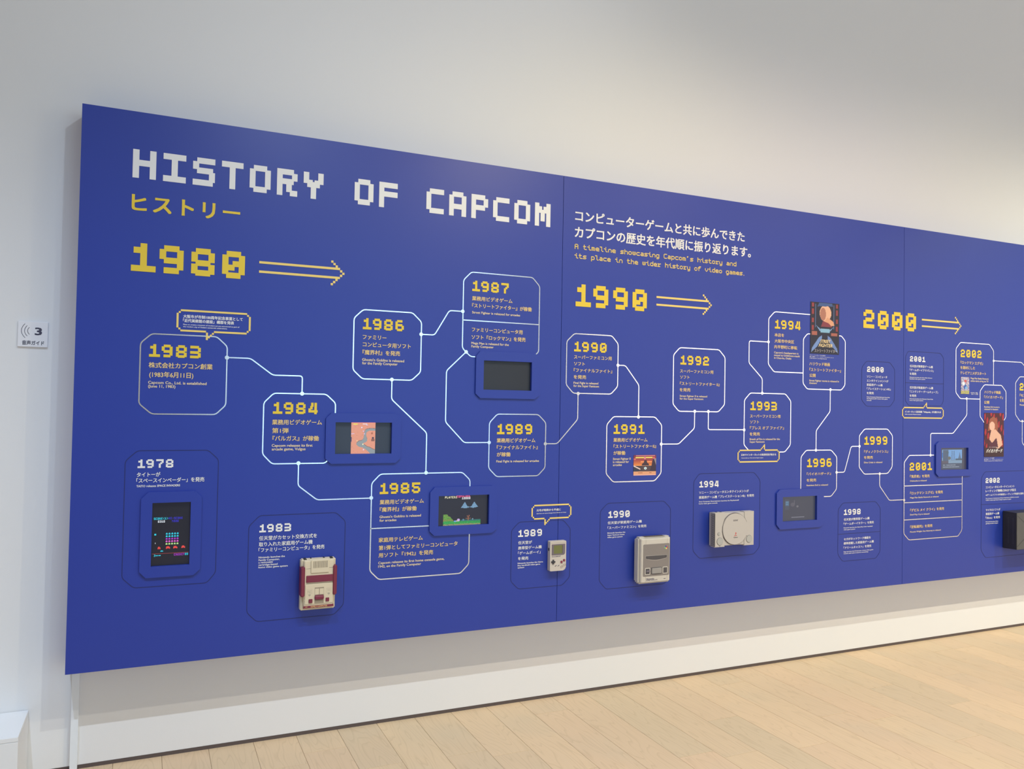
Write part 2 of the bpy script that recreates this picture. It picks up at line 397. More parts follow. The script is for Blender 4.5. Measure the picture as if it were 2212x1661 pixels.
g5('p', '...../...../####./#...#/#...#/#...#/####./#..../#....'); g5('r', '...../...../##.##/.##../.#.../.#.../####.')
g5('s', '...../...../.####/#..../.###./....#/####.'); g5('t', '.#.../.#.../####./.#.../.#.../.#.../..###')
g5('v', '...../...../#...#/#...#/#...#/.#.#./..#..'); g5('w', '...../...../#.#.#/#.#.#/#.#.#/#.#.#/.#.#.')
g5('y', '...../...../#...#/#...#/#...#/#...#/.####/....#/.###.'); g5("'", '.##../.#...'); g5('.', '...../...../...../...../...../...../.#...')
def pixel_line(S, text, X0, X1, Zt, cap, off):
    u = (X1 - X0) / (6 * len(text) - 1); h = cap / 7
    for i, ch in enumerate(text):
        for r, row in enumerate(F5.get(ch, [])):
            c = 0
            while c < 5:
                if row[c] == '#':
                    e = c
                    while e < 5 and row[e] == '#': e += 1
                    x, z = X0 + (6 * i) * u, Zt - r * h; o = 0.12
                    S.quad(loc(x + (c - o) * u, z - (1 + o) * h, off), loc(x + (e + o) * u, z - (1 + o) * h, off), loc(x + (e + o) * u, z + o * h, off), loc(x + (c - o) * u, z + o * h, off))
                    c = e
                else: c += 1

# ---- outline type: collected first, converted in one pass
JOBS = []
def is_ascii(s): return all(ord(c) < 256 for c in s)
def block(name, ctx, lines, parent, m, Y=YB, off=0.0013, bold=None, slant=0.0, base=None, label=None):
    JOBS.append(dict(name=name, ctx=ctx, lines=lines, parent=parent, m=m, Y=Y, off=off, bold=bold, slant=slant, base=base or BASE, label=label))
def flush_text():
    todo = []
    for J in JOBS:
        for ln in J['lines']:
            c = bpy.data.curves.new('t', 'FONT'); c.body = ln[0]; c.size = 1; c.resolution_u = 2
            asc = is_ascii(ln[0]); 
            if len(ln) > 5: c.space_character = ln[5]
            sl = J['slant']
            if sl: c.shear = sl
            o = bpy.data.objects.new('t', c); C.objects.link(o); todo.append((J, ln, o, asc))
    dg = bpy.context.evaluated_depsgraph_get(); dg.update()
    acc = {}
    for J, ln, o, asc in todo:
        me = bpy.data.meshes.new_from_object(o.evaluated_get(dg)); n = len(me.vertices)
        co = np.zeros(n * 3); me.vertices.foreach_get('co', co); co = co.reshape(-1, 3)
        fs = [tuple(p.vertices) for p in me.polygons]
        x0, x1 = co[:, 0].min(), co[:, 0].max()
        ctx, Y, B = J['ctx'], J['Y'], J['base']
        s, xl, xr, yc = ln[:4]; h = ln[4] if len(ln) > 4 else None
        if ctx is None:                       # direct plane coordinates: left X, right X, centre Z, em height
            XL_, XR_, ZC = xl, xr, yc; em = h
        else:
            XL_, ZC = ctx(xl, yc, Y)
            yy = yc
            for _ in range(12):
                XR_, ZR = ctx(xr, yy, Y); yy += (ZR - ZC) * FPX / Y * ctx.k * 0.8
            em = abs(ctx(xl, yc - h / 2, Y)[1] - ctx(xl, yc + h / 2, Y)[1]) if h else None
        sx = (XR_ - XL_) / (x1 - x0); sy = em if em else sx
        mid = 0.33 if asc else 0.38
        w = (0.022 if asc else 0.016) if J['bold'] is None else J['bold'] * 0.75
        cp = [(0, 0)] if w <= 0 else [(-w, -w * .7), (w, -w * .7), (-w, w * .7), (w, w * .7)]
        for q, (ea, eb) in enumerate(cp):
            V = [(XL_ + (a - x0) * sx + ea * sy - B[0], Y - B[1] - J['off'] - q * 0.00004, ZC + (b - mid + eb) * sy - B[2]) for a, b, _ in co]
            acc.setdefault(id(J), (J, Soup()))[1].add(V, fs)
        bpy.data.meshes.remove(me)
    for J, ln, o, asc in todo:
        c = o.data; bpy.data.objects.remove(o); bpy.data.curves.remove(c)
    for J, S in acc.values():
        o = S.obj(J['name'], J['m'], J['parent'])
        if J['label']: o['label'] = J['label']
        o['kind'] = 'stuff'

def card(ctx, kind, pts, yr, jp, en, closed=True, divs=()):
    o = outline(ctx, pts, kind, closed, divs)
    foil = kind == 'foil'
    if yr: year(ctx, *yr, o, M_YEL if foil else M_WHT)
    if jp: block('japanese_caption', ctx, jp, o, M_CRM if foil else M_WHT)
    if en: block('english_caption', ctx, en, o, M_CRM2 if foil else M_WHT)
    return o

cA = Crop(240, 280, 3.95); cC = Crop(280, 640, 4.424); cD = Crop(740, 560, 4.424); cE = Crop(240, 940, 5.53); cF = Crop(510, 1090, 6.153)
cG = Crop(540, 820, 5.53); cH = Crop(760, 1000, 6.153); cI = Crop(1000, 860, 8.304); cJ = Crop(1080, 1060, 7.22); cK = Crop(1210, 430, 5.027)
cL = Crop(1200, 700, 9.217); cM = Crop(1290, 870, 9.217); cN = Crop(1280, 1070, 7.223); cO = Crop(1430, 730, 5.933); cP = Crop(1480, 1010, 7.91)
cQ = Crop(1600, 640, 7.55); cR = Crop(1660, 950, 6.154); cS = Crop(1840, 640, 7.55); cT = Crop(1840, 760, 9.773); cU = Crop(2040, 720, 9.773)
cV = Crop(2000, 860, 8.306); cW = Crop(1920, 940, 6.645); cX = Crop(2090, 1000, 6.918); cY = Crop(1840, 880, 10.38); cZ = Crop(0, 560, 5.537)
c1 = Crop(0, 0, 1)

# ---- headings
S = Soup(); X0, Zt = onwall(287.8, 321.4); _, Zb = onwall(287.6, 383.1)
X1_ = right_x(c1, 287.8, 1188.8, 352); t_ = 'HISTORY OF CAPCOM'; u_ = (X1_ - X0) / (14.35 * 16 + 11)
for i, ch in enumerate(t_):
    if ch == ' ': continue
    S = Soup(); pixel_glyphs(S, ch, X0 + i * 14.35 * u_, X0 + (i * 14.35 + 11) * u_, Zt, Zb, 0.0013); o = S.obj('title_letter', M_WHT, board); o['label'] = 'large white pixel letter ' + ch
block('title_kana', cA, [('ヒストリー', 180, 1097, 617, 168, 1.17)], board, M_YEL, bold=0.035, label='yellow kana lettering under the title')
for ctx, t, a in ((Crop(275, 510, 8.19), '1980', (76, 2080, 109, 612)), (cK, '1990', (170, 940, 920, 1163)), (cS, '2000', (188, 1045, 211, 513))):
    xl, xr, yt, yb = a; X0, Zt = ctx(xl, yt); _, Zb = ctx(xl, yb); X1_ = right_x(ctx, xl, xr, (yt + yb) / 2); ld = 2 if t[0] == '1' else 0
    u_ = (X1_ - X0) / (14.6 * 3 + 11 - ld)
    for i, ch in enumerate(t):
        xa = X0 + (i * 14.6 - (ld if i else 0)) * u_; xb_ = xa + (11 if ch != '1' else 9) * u_ + (2 * u_ if ch == '1' else 0)
        S = Soup(); pixel_glyphs(S, ch + ('' if ch != '1' else ''), xa, xa + (11 if ch != '1' else 9 + 2) * u_, Zt, Zb, 0.0013) if ch != '1' else pixel_glyphs(S, '1', xa, xa + 11 * u_, Zt, Zb, 0.0013)
        o = S.obj('decade_numeral', M_YEL, board); o['label'] = 'large yellow pixel numeral ' + ch
for ctx, xl, xr, y1, y2 in ((cA, 1264, 1991, 1131, 1211), (cK, 1045, 1645, 1063, 1146), (cS, 1140, 1784, 380, 485)):
    S = Soup(); Xa, Za = ctx(xl, y1); _, Zb = ctx(xl, y2); Xb = right_x(ctx, xl, xr, (y1 + y2) / 2); u = (Za - Zb) / 4; Zc = (Za + Zb) / 2
    ux = u
    def sq(x0, x1, z): S.quad(loc(x0, z - u / 2, 0.0013), loc(x1, z - u / 2, 0.0013), loc(x1, z + u / 2, 0.0013), loc(x0, z + u / 2, 0.0013))
    sq(Xb - ux, Xb, Zc)
    for i in range(1, 6):
        for sg in (1, -1): sq(Xb - ux * (i + 1), Xb - ux * i, Zc + sg * i * u)
    for sg in (1, -1): sq(Xa, Xb - 3 * ux, Zc + sg * 2 * u)
    o = S.obj('arrow_mark', M_YELL, board); o['label'] = 'double-line yellow pixel arrow'
block('intro_caption', cK, [('コンピューターゲームと共に歩んできた', 165, 2000, 178), ('カプコンの歴史を年代順に振り返ります。', 160, 2068, 355)], board, M_WHT, bold=0.03, label='two lines of white Japanese introduction')
S = Soup()
for t, xl, xr, yt in (("A timeline showcasing Capcom's history and", 157, 1912, 486), ('its place in the wider history of video games.', 157, 2015, 588)):
    Xa, Za = cK(xl, yt); _, Zb = cK(xl, yt + 53); pixel_line(S, t, Xa, right_x(cK, xl, xr, yt + 26), Za, Za - Zb, 0.0013)
o = S.obj('intro_lettering', M_YELL, board); o['kind'] = 'stuff'; o['label'] = 'two lines of yellow pixel lettering in English'

# ---- foil cards with yellow years
card(cC, 'foil', [(212,357),(834,387),(932,480),(920,1040),(820,1128),(208,1126),(88,1025),(104,445)], ('1983', 188, 680, 455, 577),
     [('株式会社カプコン創業', 183, 792, 655), ('(1983年6月11日)', 188, 608, 745, 60)], [('Capcom Co., Ltd. is established', 177, 735, 822, 38), ('(June 11, 1983)', 177, 437, 858, 38)])
card(cG, 'foil', [(1020,403),(1020,280),(910,173),(285,163),(163,275),(150,890),(262,1008),(890,995),(925,968)], ('1984', 275, 808, 268, 408),
     [('業務用ビデオゲーム', 265, 858, 507), ('第1弾', 265, 460, 608, 66), ('『バルガス』が稼働', 268, 820, 702, 66)],
     [('Capcom releases its first', 260, 746, 787, 46), ('arcade game, Vulgus', 260, 662, 830, 46)], closed=False)
card(cD, 'foil', [(198,482),(668,510),(752,600),(747,1078),(660,1157),(188,1142),(100,1055),(108,560)], ('1986', 195, 585, 560, 668),
     [('ファミリー', 193, 418, 741, 50), ('コンピュータ用ソフト', 193, 650, 812, 50), ('『魔界村』を発売', 190, 548, 887, 50)],
     [("Ghosts'n Goblins is released", 187, 587, 958, 36), ('for the Family Computer', 187, 525, 991, 36)])
card(cD, 'foil', [(1275,932),(1222,930),(1145,848),(1155,197),(1232,122),(1815,175),(1883,260),(1873,885),(1843,913)], ('1987', 1240, 1587, 202, 303),
     [('業務用ビデオゲーム', 1237, 1622, 372, 45), ('『ストリートファイター』が稼働', 1237, 1805, 440, 45), ('ファミリーコンピュータ用', 1235, 1718, 670, 45), ('ソフト『ロックマン』を発売', 1233, 1747, 742, 45)],
     [('Street Fighter is released for arcades', 1237, 1695, 506, 31), ('Mega Man is released for the', 1230, 1587, 800, 31), ('Family Computer', 1230, 1442, 831, 31)],
     closed=False, divs=[[(1150,580),(1875,625)]])
card(cH, 'foil', [(1570,315),(1568,225),(1470,122),(380,150),(263,270),(238,1435),(355,1550),(1440,1465),(1553,1340),(1560,942)], ('1985', 372, 908, 270, 415),
     [('業務用ビデオゲーム', 370, 955, 522, 66), ('『魔界村』が稼働', 370, 858, 620, 66), ('家庭用テレビゲーム', 357, 940, 1025, 66), ('第1弾としてファミリーコンピュータ', 357, 1402, 1130, 66), ('用ソフト『1942』を発売', 355, 1078, 1228, 66)],
     [("Ghosts'n Goblins is released", 368, 917, 718, 46), ('for arcades', 368, 590, 765, 46), ('Capcom releases its first home console game,', 350, 1227, 1330, 46), ('1942, on the Family Computer', 350, 918, 1377, 46)],
     closed=False, divs=[[(248,875),(1030,832)]])
card(cI, 'foil', [(615,285),(1350,295),(1483,440),(1472,1245),(1340,1390),(600,1408),(460,1255),(472,440)], ('1989', 612, 1240, 462, 647),
     [('業務用ビデオゲーム', 605, 1295, 758, 84), ('『ファイナルファイト』', 605, 1338, 884, 84), ('が稼働', 605, 848, 1010, 84)], [('Final Fight is released for arcades', 597, 1362, 1134, 58)])
card(cL, 'foil', [(375,190),(1120,232),(1248,395),(1232,1245),(1100,1395),(350,1375),(208,1205),(225,340)], ('1990', 370, 1015, 345, 543),
     [('スーパーファミコン用', 367, 1115, 652, 84), ('ソフト', 367, 580, 785, 84), ('『ファイナルファイト』', 360, 1125, 915, 84), ('を発売', 360, 605, 1050, 84)],
     [('Final Fight is released', 357, 848, 1168, 62), ('for the Super Famicom', 357, 862, 1228, 62)])
card(cM, 'foil', [(325,272),(1150,285),(1280,440),(1270,1400),(1140,1555),(315,1575),(178,1415),(188,430)], ('1991', 325, 942, 427, 620),
     [('業務用ビデオゲーム', 322, 997, 740, 84), ('『ストリートファイターII』', 322, 1168, 868, 84), ('が稼働', 322, 555, 1000, 84)],
     [('Street Fighter II', 312, 660, 1118, 62), ('is released for', 312, 628, 1178, 62), ('arcades', 312, 487, 1238, 62)])
card(cO, 'foil', [(228,125),(730,150),(807,250),(800,855),(720,948),(215,938),(138,848),(148,215)], ('1992', 235, 600, 222, 340),
     [('スーパーファミコン用', 230, 655, 422, 49), ('ソフト', 230, 350, 500, 49), ('『ストリートファイター II』', 228, 735, 582, 49), ('を発売', 225, 362, 662, 49)],
     [('Street Fighter II is released', 226, 576, 742, 35), ('for the Super Famicom', 226, 526, 777, 35)])
card(cO, 'foil', [(1105,1435),(1048,1370),(1055,795),(1130,705),(1580,717),(1650,808),(1643,1370),(1572,1462),(1500,1460)], ('1993', 1130, 1470, 812, 925),
     [('スーパーファミコン用', 1127, 1515, 1000, 47), ('ソフト', 1127, 1240, 1075, 47), ('『ブレス オブ ファイア』', 1125, 1560, 1152, 47), ('を発売', 1122, 1252, 1230, 47)],
     [('Breath of Fire is released for the', 1122, 1508, 1297, 34), ('Super Famicom', 1122, 1312, 1331, 34)], closed=False)
card(cQ, 'foil', [(1130,300),(553,250),(455,360),(448,1105),(540,1232),(1012,1250)], ('1994', 555, 972, 380, 525),
     [('本店を', 550, 705, 627, 62), ('大阪市中央区', 550, 868, 725, 62), ('内平野町に移転', 547, 918, 822, 62)],
     [("Capcom's headquarters is", 543, 938, 914, 44), ('moved to Uchihirano-machi', 543, 958, 958, 44), ('in Chuo-ku, Osaka', 543, 822, 1002, 44)], closed=False)
o_film = card(cQ, 'foil', [(1130,613),(1087,612),(1020,692),(1015,1420),(1082,1512),(1640,1528),(1700,1450),(1702,730),(1640,647),(1605,645)], None,
     [('ハリウッド映画', 1118, 1450, 1098, 62), ('『ストリートファイター』', 1118, 1632, 1193, 62), ('公開', 1118, 1218, 1287, 62)],
     [('Street Fighter movie is released in', 1115, 1600, 1372, 42), ('theaters', 1115, 1238, 1412, 42)], closed=False)
block('credit_lines', cQ, [('『ストリートファイター』 デジタル配信中', 1125, 1378, 957, 17), ('発売・販売元：ソニー・ピクチャーズ エンタテインメント', 1122, 1515, 983, 17), ('© 1994 Capcom Co., Ltd. All Rights Reserved.', 1122, 1400, 1008, 17)], o_film, M_WHT)
card(cR, 'foil', [(427,660),(432,225),(500,138),(832,137),(903,225),(905,655),(830,752),(720,754)], ('1996', 510, 838, 250, 365),
     [('『バイオハザード』', 507, 828, 455, 44), ('を発売', 505, 632, 537, 44)], [('Resident Evil is released', 505, 788, 606, 30)], closed=False)
card(cY, 'foil', [(285,482),(800,487),(908,630),(903,1335),(800,1480),(275,1495),(165,1340),(165,630)], ('1999', 275, 792, 650, 838),
     [('『ディノクライシス』', 272, 808, 993, 72), ('を発売', 270, 467, 1122, 72)], [('Dino Crisis is released', 270, 680, 1235, 50)])
card(cW, 'foil', [(672,285),(290,290),(218,385),(215,1415),(285,1505),(990,1448),(1050,1360),(1048,590)], ('2001', 297, 617, 395, 508),
     [('『鬼武者』を発売', 300, 582, 592, 46), ('『ロックマン エグゼ』を発売', 303, 772, 833, 46), ('『デビル メイ クライ』を発売', 303, 790, 1078, 46), ('『逆転裁判』を発売', 303, 622, 1317, 46)],
     [('Onimusha is released', 300, 540, 657, 29), ('Mega Man Battle Network is released', 303, 710, 898, 29), ('Devil May Cry is released', 302, 578, 1142, 29), ('Phoenix Wright: Ace Attorney is released', 302, 743, 1389, 29)],
     closed=False, divs=[[(218,728),(1048,700)], [(218,968),(1048,932)], [(218,1215),(1048,1168)]])
o_2002 = card(cU, 'foil', [(750,1388),(330,1378),(238,1245),(242,320),(335,190),(950,237),(1038,370),(1032,1080)], ('2002', 340, 778, 337, 500),
     [('『ロックマン エグゼ』', 337, 810, 612, 72), ('を題材にした', 335, 642, 720, 72), ('テレビアニメがスタート', 333, 875, 830, 72)],
     [('Mega Man Battle Network', 550, 930, 948, 50), ('anime starts airing on TV', 550, 925, 1002, 50)], closed=False)
block('credit_lines', cU, [('©CAPCOM・小学館・', 550, 705, 1253, 26), ('ShoPro・テレビ東京', 565, 705, 1282, 26)], o_2002, M_WHT)
o_film2 = card(c1, 'foil', [(2125.5,912.6),(2116.8,899.1),(2116.7,844.3),(2126,831),(2163.3,832.6),(2172.5,845.9),(2173,901.5),(2168.2,907.8)], None, None, None, closed=False)
block('japanese_caption', cU, [('ハリウッド映画', 838, 1180, 1238, 72), ('『バイオハザード』', 835, 1230, 1343, 72), ('公開', 835, 942, 1455, 72)], o_film2, M_CRM)
block('english_caption', cU, [('Resident Evil movie is', 837, 1157, 1552, 46), ('released in theaters', 837, 1130, 1600, 46)], o_film2, M_CRM2)
block('credit_lines', cV, [('『バイオハザード』 デジタル配信中', 1045, 1225, 1077, 17), ('発売・販売元：ソニー・ピクチャーズ エンタテインメント', 1042, 1385, 1103, 17), ('© 2002 Constantin Film. All Rights Reserved.', 1042, 1372, 1128, 17)], o_film2, M_WHT)
Xq, Zq = cU(1590, 915); Xw, _ = cU(1500, 1040); _, Zw = cU(1500, 1040); Xe, Ze = cV(1610, 295); Xr, Zr = cV(1685, 415)
S = Soup(); xr_ = Xw + 1.0
strip(S, [(Xr + 0.02, Zr), (Xr, Zr), (Xw, Ze), (Xw, Zw), (Xq, Zq), (Xw + 0.50, Zq), (Xw + 0.56, Zw), (Xw + 0.56, Ze), (Xw + 0.50, Zr)], WF, 0.0011, True)
o_04 = S.obj('timeline_frame', M_FOIL, board); o_04['label'] = 'silver foil cut-corner outline'
year(cU, '2004', 1585, 1985, 1050, 1205, o_04)
block('japanese_caption', cU, [('『モンスターハンター』', 1587, 2080, 1310, 72), ('を発売', 1587, 1710, 1415, 72)], o_04, M_CRM)
block('english_caption', cU, [('Monster Hunter is released', 1587, 1980, 1510, 48)], o_04, M_CRM2)

# ---- connecting lines and node dots
def pxs(ctx, L): return [ctx.px(*p) for p in L]
connector(pxs(cC, [(930,586),(1155,592),(1368,752),(1650,763),(1648,930)]))
connector(pxs(cG, [(578,1000),(575,1265),(800,1438),(1447,1412)]))
connector(pxs(cD, [(750,717),(878,724),(1020,490),(1148,498)]))
connector([(846.2,820),(846,862.4),(921.2,934.8),(920.1,1021)])
connector(pxs(cD, [(1180,885),(990,1065),(985,1555)]) + [(1002.4,956.1),(1056.4,955.7)])
connector([cI.px(1475,818),cI.px(1688,815),cI.px(2055,380),(1248.6,849.7)])
connector([cL.px(1240,820),cL.px(1390,825),cL.px(1660,1215),(1378.75,900.6)])
connector(pxs(cM, [(1272,822),(1620,820),(1935,505),(1938,175)]))
connector(pxs(cO, [(592,943),(592,1172),(1050,1178)]))
connector(pxs(cO, [(1282,707),(1284,520),(1112,320),(1118,38),(1362,50)]))
connector(pxs(Crop(1730,830,10.38), [(657,127),(652,610),(340,1040),(335,1480)]))
connector(pxs(cR, [(903,432),(1008,430),(1098,87),(1207,86)]))
connector([cY.px(620,1487),cR.px(1477,612),cR.px(1605,800),cW.px(215,931)])
connector(pxs(cV, [(80,1022),(85,632),(485,632),(733,305),(733,10)]))
connector(pxs(cU, [(1035,580),(1625,612),(1681,680),(1900,960)]))
connector(pxs(cV, [(1725,412),(1728,795),(1850,990),(1850,1300)]))
for ctx, L in ((cC, [(930,586),(1648,930)]), (cG, [(578,998),(1447,1412),(2102,1112)]), (cD, [(750,717),(1148,498),(470,1150),(1180,885)]),
               (cI, [(468,795),(1475,818)]), (cL, [(1240,820),(448,1383)]), (cM, [(818,282),(1272,822)]), (cO, [(418,940),(592,943),(1050,1178),(1282,707),(1362,50)]),
               (cQ, [(1460,1522)]), (cR, [(628,137),(903,432),(1207,86)]), (cY, [(620,1487)]), (cW, [(596,287),(217,932)]), (cU, [(1035,580),(465,1378)]), (cV, [(1725,412)])):
    for p in L: dot(*ctx.px(*p))

# ---- thin dark cards with white years
card(c1, 'thin', [(297,973.5),(449.8,972.2),(471.8,992.4),(466,1236),(446.5,1258.3),(288.4,1270.7),(264,1249),(269.7,996)], None, None, None)
P78 = board.children[-1]
year(cE, '1978', 318, 743, 290, 393, P78, M_WHT)
block('japanese_caption', cE, [('タイトーが', 308, 587, 472, 60), ('「スペースインベーダー」を発売', 303, 1112, 543, 60)], P78, M_WHT)
block('english_caption', cE, [('TAITO releases SPACE INVADERS', 302, 823, 610, 36)], P78, M_WHT)
card(cF, 'thin', [(315,150),(1330,100),(1448,215),(1430,1325),(1300,1455),(270,1560),(140,1435),(170,290)], ('1983', 310, 730, 263, 370),
     [('任天堂がカセット交換方式を', 305, 1073, 448, 62), ('取り入れた家庭用ゲーム機', 303, 1015, 530, 62), ('「ファミリーコンピュータ」を発売', 300, 1173, 605, 62)],
     [('Nintendo launches the', 300, 647, 703, 34), ('Family Computer,', 300, 578, 738, 34), ('a removable', 298, 487, 770, 34), ('cartridge-based', 298, 550, 802, 34), ('home video game system', 297, 685, 834, 34)])
card(cJ, 'thin', [(300,485),(985,458),(1098,585),(1085,1345),(968,1475),(285,1530),(168,1412),(178,620)], ('1989', 283, 653, 613, 722),
     [('任天堂が', 283, 497, 812, 55), ('携帯型ゲーム機', 282, 648, 895, 55), ('「ゲームボーイ」', 280, 630, 975, 55), ('を発売', 280, 440, 1058, 55)],
     [('Nintendo launches the Game', 275, 668, 1133, 31), ('Boy handheld video game', 275, 625, 1167, 31), ('system', 275, 375, 1200, 31)])
card(cN, 'thin', [(235,120),(1115,90),(1218,200),(1205,1290),(1110,1388),(210,1455),(103,1340),(120,250)], ('1990', 243, 578, 247, 353),
     [('任天堂が家庭用ゲーム機', 235, 765, 430, 48), ('「スーパーファミコン」を発売', 232, 837, 508, 48)],
     [('Nintendo launches the', 230, 507, 588, 29), ('Super Famicom home', 230, 495, 622, 29), ('video game system', 230, 465, 655, 29)])
card(cP, 'thin', [(245,100),(1180,85),(1275,215),(1275,1355),(1170,1478),(245,1552),(135,1425),(143,235)], ('1994', 240, 570, 232, 340),
     [('ソニー・コンピュータエンタテインメントが', 238, 1083, 428, 50), ('家庭用ゲーム機「プレイステーション®」を発売', 235, 1173, 510, 50)],
     [('Sony Computer Entertainment launches the PlayStation®', 235, 915, 583, 28), ('home video game console', 233, 548, 617, 28)])
card(cR, 'thin', [(990,838),(1425,820),(1487,905),(1485,1485),(1425,1580),(985,1610),(920,1525),(927,925)], ('1998', 1000, 1222, 925, 1000),
     [('任天堂が携帯型ゲーム機', 1000, 1340, 1060, 36), ('「ゲームボーイカラー」を発売', 998, 1397, 1118, 36), ('セガがネットワーク機能を', 1000, 1357, 1322, 36), ('標準搭載した家庭用ゲーム機', 998, 1397, 1378, 36), ('「ドリームキャスト」を発売', 997, 1363, 1436, 36)],
     [('Nintendo launches the Game Boy Color handheld', 997, 1380, 1171, 19), ('video game system', 997, 1150, 1195, 19), ('Sega launches the Dreamcast, a home video game', 997, 1390, 1489, 19), ('console with built-in internet connectivity', 997, 1325, 1513, 19)],
     divs=[[(927,1252),(1485,1220)]])
card(cT, 'thin', [(310,200),(800,217),(905,370),(903,1020),(805,1160),(310,1145),(208,1015),(210,330)], ('2000', 320, 668, 308, 422),
     [('ソニー・コンピュータ', 315, 742, 518, 56), ('エンタテインメントが', 315, 767, 605, 56), ('家庭用ゲーム機', 313, 645, 692, 56), ('「プレイステーション®2」', 313, 817, 776, 56), ('を発売', 313, 458, 867, 56)],
     [('Sony Computer Entertainment launches', 312, 797, 950, 30), ('the PlayStation® 2 home video game', 312, 750, 986, 30), ('console', 312, 410, 1022, 30)])
card(cT, 'thin', [(1190,-5),(1870,20),(1940,130),(1930,1050),(1875,1145),(1200,1130),(1130,1030),(1133,95)], ('2001', 1225, 1550, 88, 200),
     [('任天堂が携帯型ゲーム機', 1222, 1705, 298, 56), ('「ゲームボーイアドバンス」', 1220, 1722, 378, 56), ('を発売', 1220, 1357, 460, 56), ('任天堂が家庭用ゲーム機', 1220, 1712, 750, 56), ('「ニンテンドー ゲームキューブ」', 1218, 1815, 835, 56), ('を発売', 1218, 1357, 922, 56)],
     [('Nintendo launches the Game Boy Advance', 1218, 1692, 535, 28), ('handheld video game system', 1218, 1545, 569, 28), ('Nintendo launches the Nintendo GameCube', 1217, 1710, 989, 28), ('home video game system', 1217, 1503, 1022, 28)],
     divs=[[(1130,648),(1930,680)]])
card(cX, 'thin', [(1500,95),(262,130),(205,225),(203,1305),(268,1403),(1500,1310)], ('2002', 268, 478, 226, 300),
     [('コンピュータエンターテインメント', 270, 697, 363, 40), ('レーティング機構(CERO)* が設立', 268, 722, 420, 40), ('※ゲームソフトの年齢別レーティング制度を運用・実施する団体', 270, 1010, 480, 33), ('マイクロソフトが', 270, 485, 705, 40), ('家庭用ゲーム機', 270, 470, 762, 40), ('「Xbox」を発売', 268, 482, 820, 40)],
     [('The Computer Entertainment Rating Organization (CERO) is founded', 268, 762, 532, 19), ('*CERO assigns age-based ratings to games in Japan', 268, 648, 558, 19), ('Microsoft launches Xbox', 270, 455, 880, 21), ('gaming console in Japan', 270, 452, 906, 21)],
     closed=False, divs=[[(205,632),(1500,545)]])

# ---- pixel speech bubbles
def bubble(ctx, l, r, t, b, yl, tail_x, up, tx_lines, u_px):
    # l, r: outer pixel x of the side bars at height yl; t, b: outer top and bottom on the left end of those bars
    Xl, _ = ctx(l, yl); Xr = right_x(ctx, l, r, yl); _, Zt_ = ctx(l, t); _, Zb2 = ctx(l, b)
    _, a1 = ctx(l, yl); _, a2 = ctx(l, yl + u_px); u = a1 - a2
    S = Soup(); o_ = 0.0015
    def q(x0, x1, z0, z1): S.quad(loc(x0, z0, o_), loc(x1, z0, o_), loc(x1, z1, o_), loc(x0, z1, o_))
    q(Xl, Xl + u, Zb2 + 2 * u, Zt_ - 2 * u); q(Xr - u, Xr, Zb2 + 2 * u, Zt_ - 2 * u)
    for x in (Xl + u, Xr - 2 * u):
        q(x, x + u, Zt_ - 2 * u, Zt_ - u); q(x, x + u, Zb2 + u, Zb2 + 2 * u)
    T = ctx(tail_x, yl)[0]
    if not up:
        q(Xl + 2 * u, Xr - 2 * u, Zt_ - u, Zt_)
        q(Xl + 2 * u, T, Zb2, Zb2 + u); q(T + 4 * u, Xr - 2 * u, Zb2, Zb2 + u)
        q(T, T + u, Zb2 - 4 * u, Zb2)
        for k in range(3): q(T + (k + 1) * u, T + (k + 2) * u, Zb2 - (3 - k) * u, Zb2 - (2 - k) * u)
    else:
        q(Xl + 2 * u, Xr - 2 * u, Zb2, Zb2 + u)
        q(Xl + 2 * u, T - 3 * u, Zt_ - u, Zt_); q(T + u, Xr - 2 * u, Zt_ - u, Zt_)
        q(T, T + u, Zt_, Zt_ + 4 * u)
        for k in range(3): q(T - (k + 1) * u, T - k * u, Zt_ + (2 - k) * u, Zt_ + (3 - k) * u)
    o = S.obj('speech_bubble', M_YELL, board); o['label'] = 'yellow pixel speech bubble outline'
    block('bubble_caption', ctx, tx_lines, o, M_WHT, bold=0.03)
bubble(cC, 448, 1157, 121, 333, 230, 733, False, [('大阪市が市制100周年記念事業として', 513, 1080, 190, 35), ('「近代美術館の建設」構想を発表', 510, 997, 230, 35),
       ('Plans to create a museum of modern art are announced as part of', 512, 1048, 268, 16), ("the modern city of Osaka's centennial celebrations.", 512, 933, 289, 16)], 18)
bubble(cJ, 490, 1112, 222, 453, 340, 693, False, [('元号が昭和から平成に', 570, 947, 306, 38), ('Japanese era name changes from Showa to Heisei', 570, 1030, 355, 19)], 23)
bubble(cO, 966, 1505, 1432, 1598, 1515, 1303, True, [('日本でインターネットの商用利用が始まる', 1015, 1460, 1498, 29), ('Commercial use of the internet begins in Japan', 1015, 1295, 1538, 15)], 17)
bubble(cT, 1060, 1935, 1160, 1403, 1280, 1565, True, [('インターネット百科事典「Wikipedia」が公開される', 1117, 1875, 1262, 46), ('Online encyclopedia Wikipedia is launched', 1117, 1455, 1317, 25)], 25)

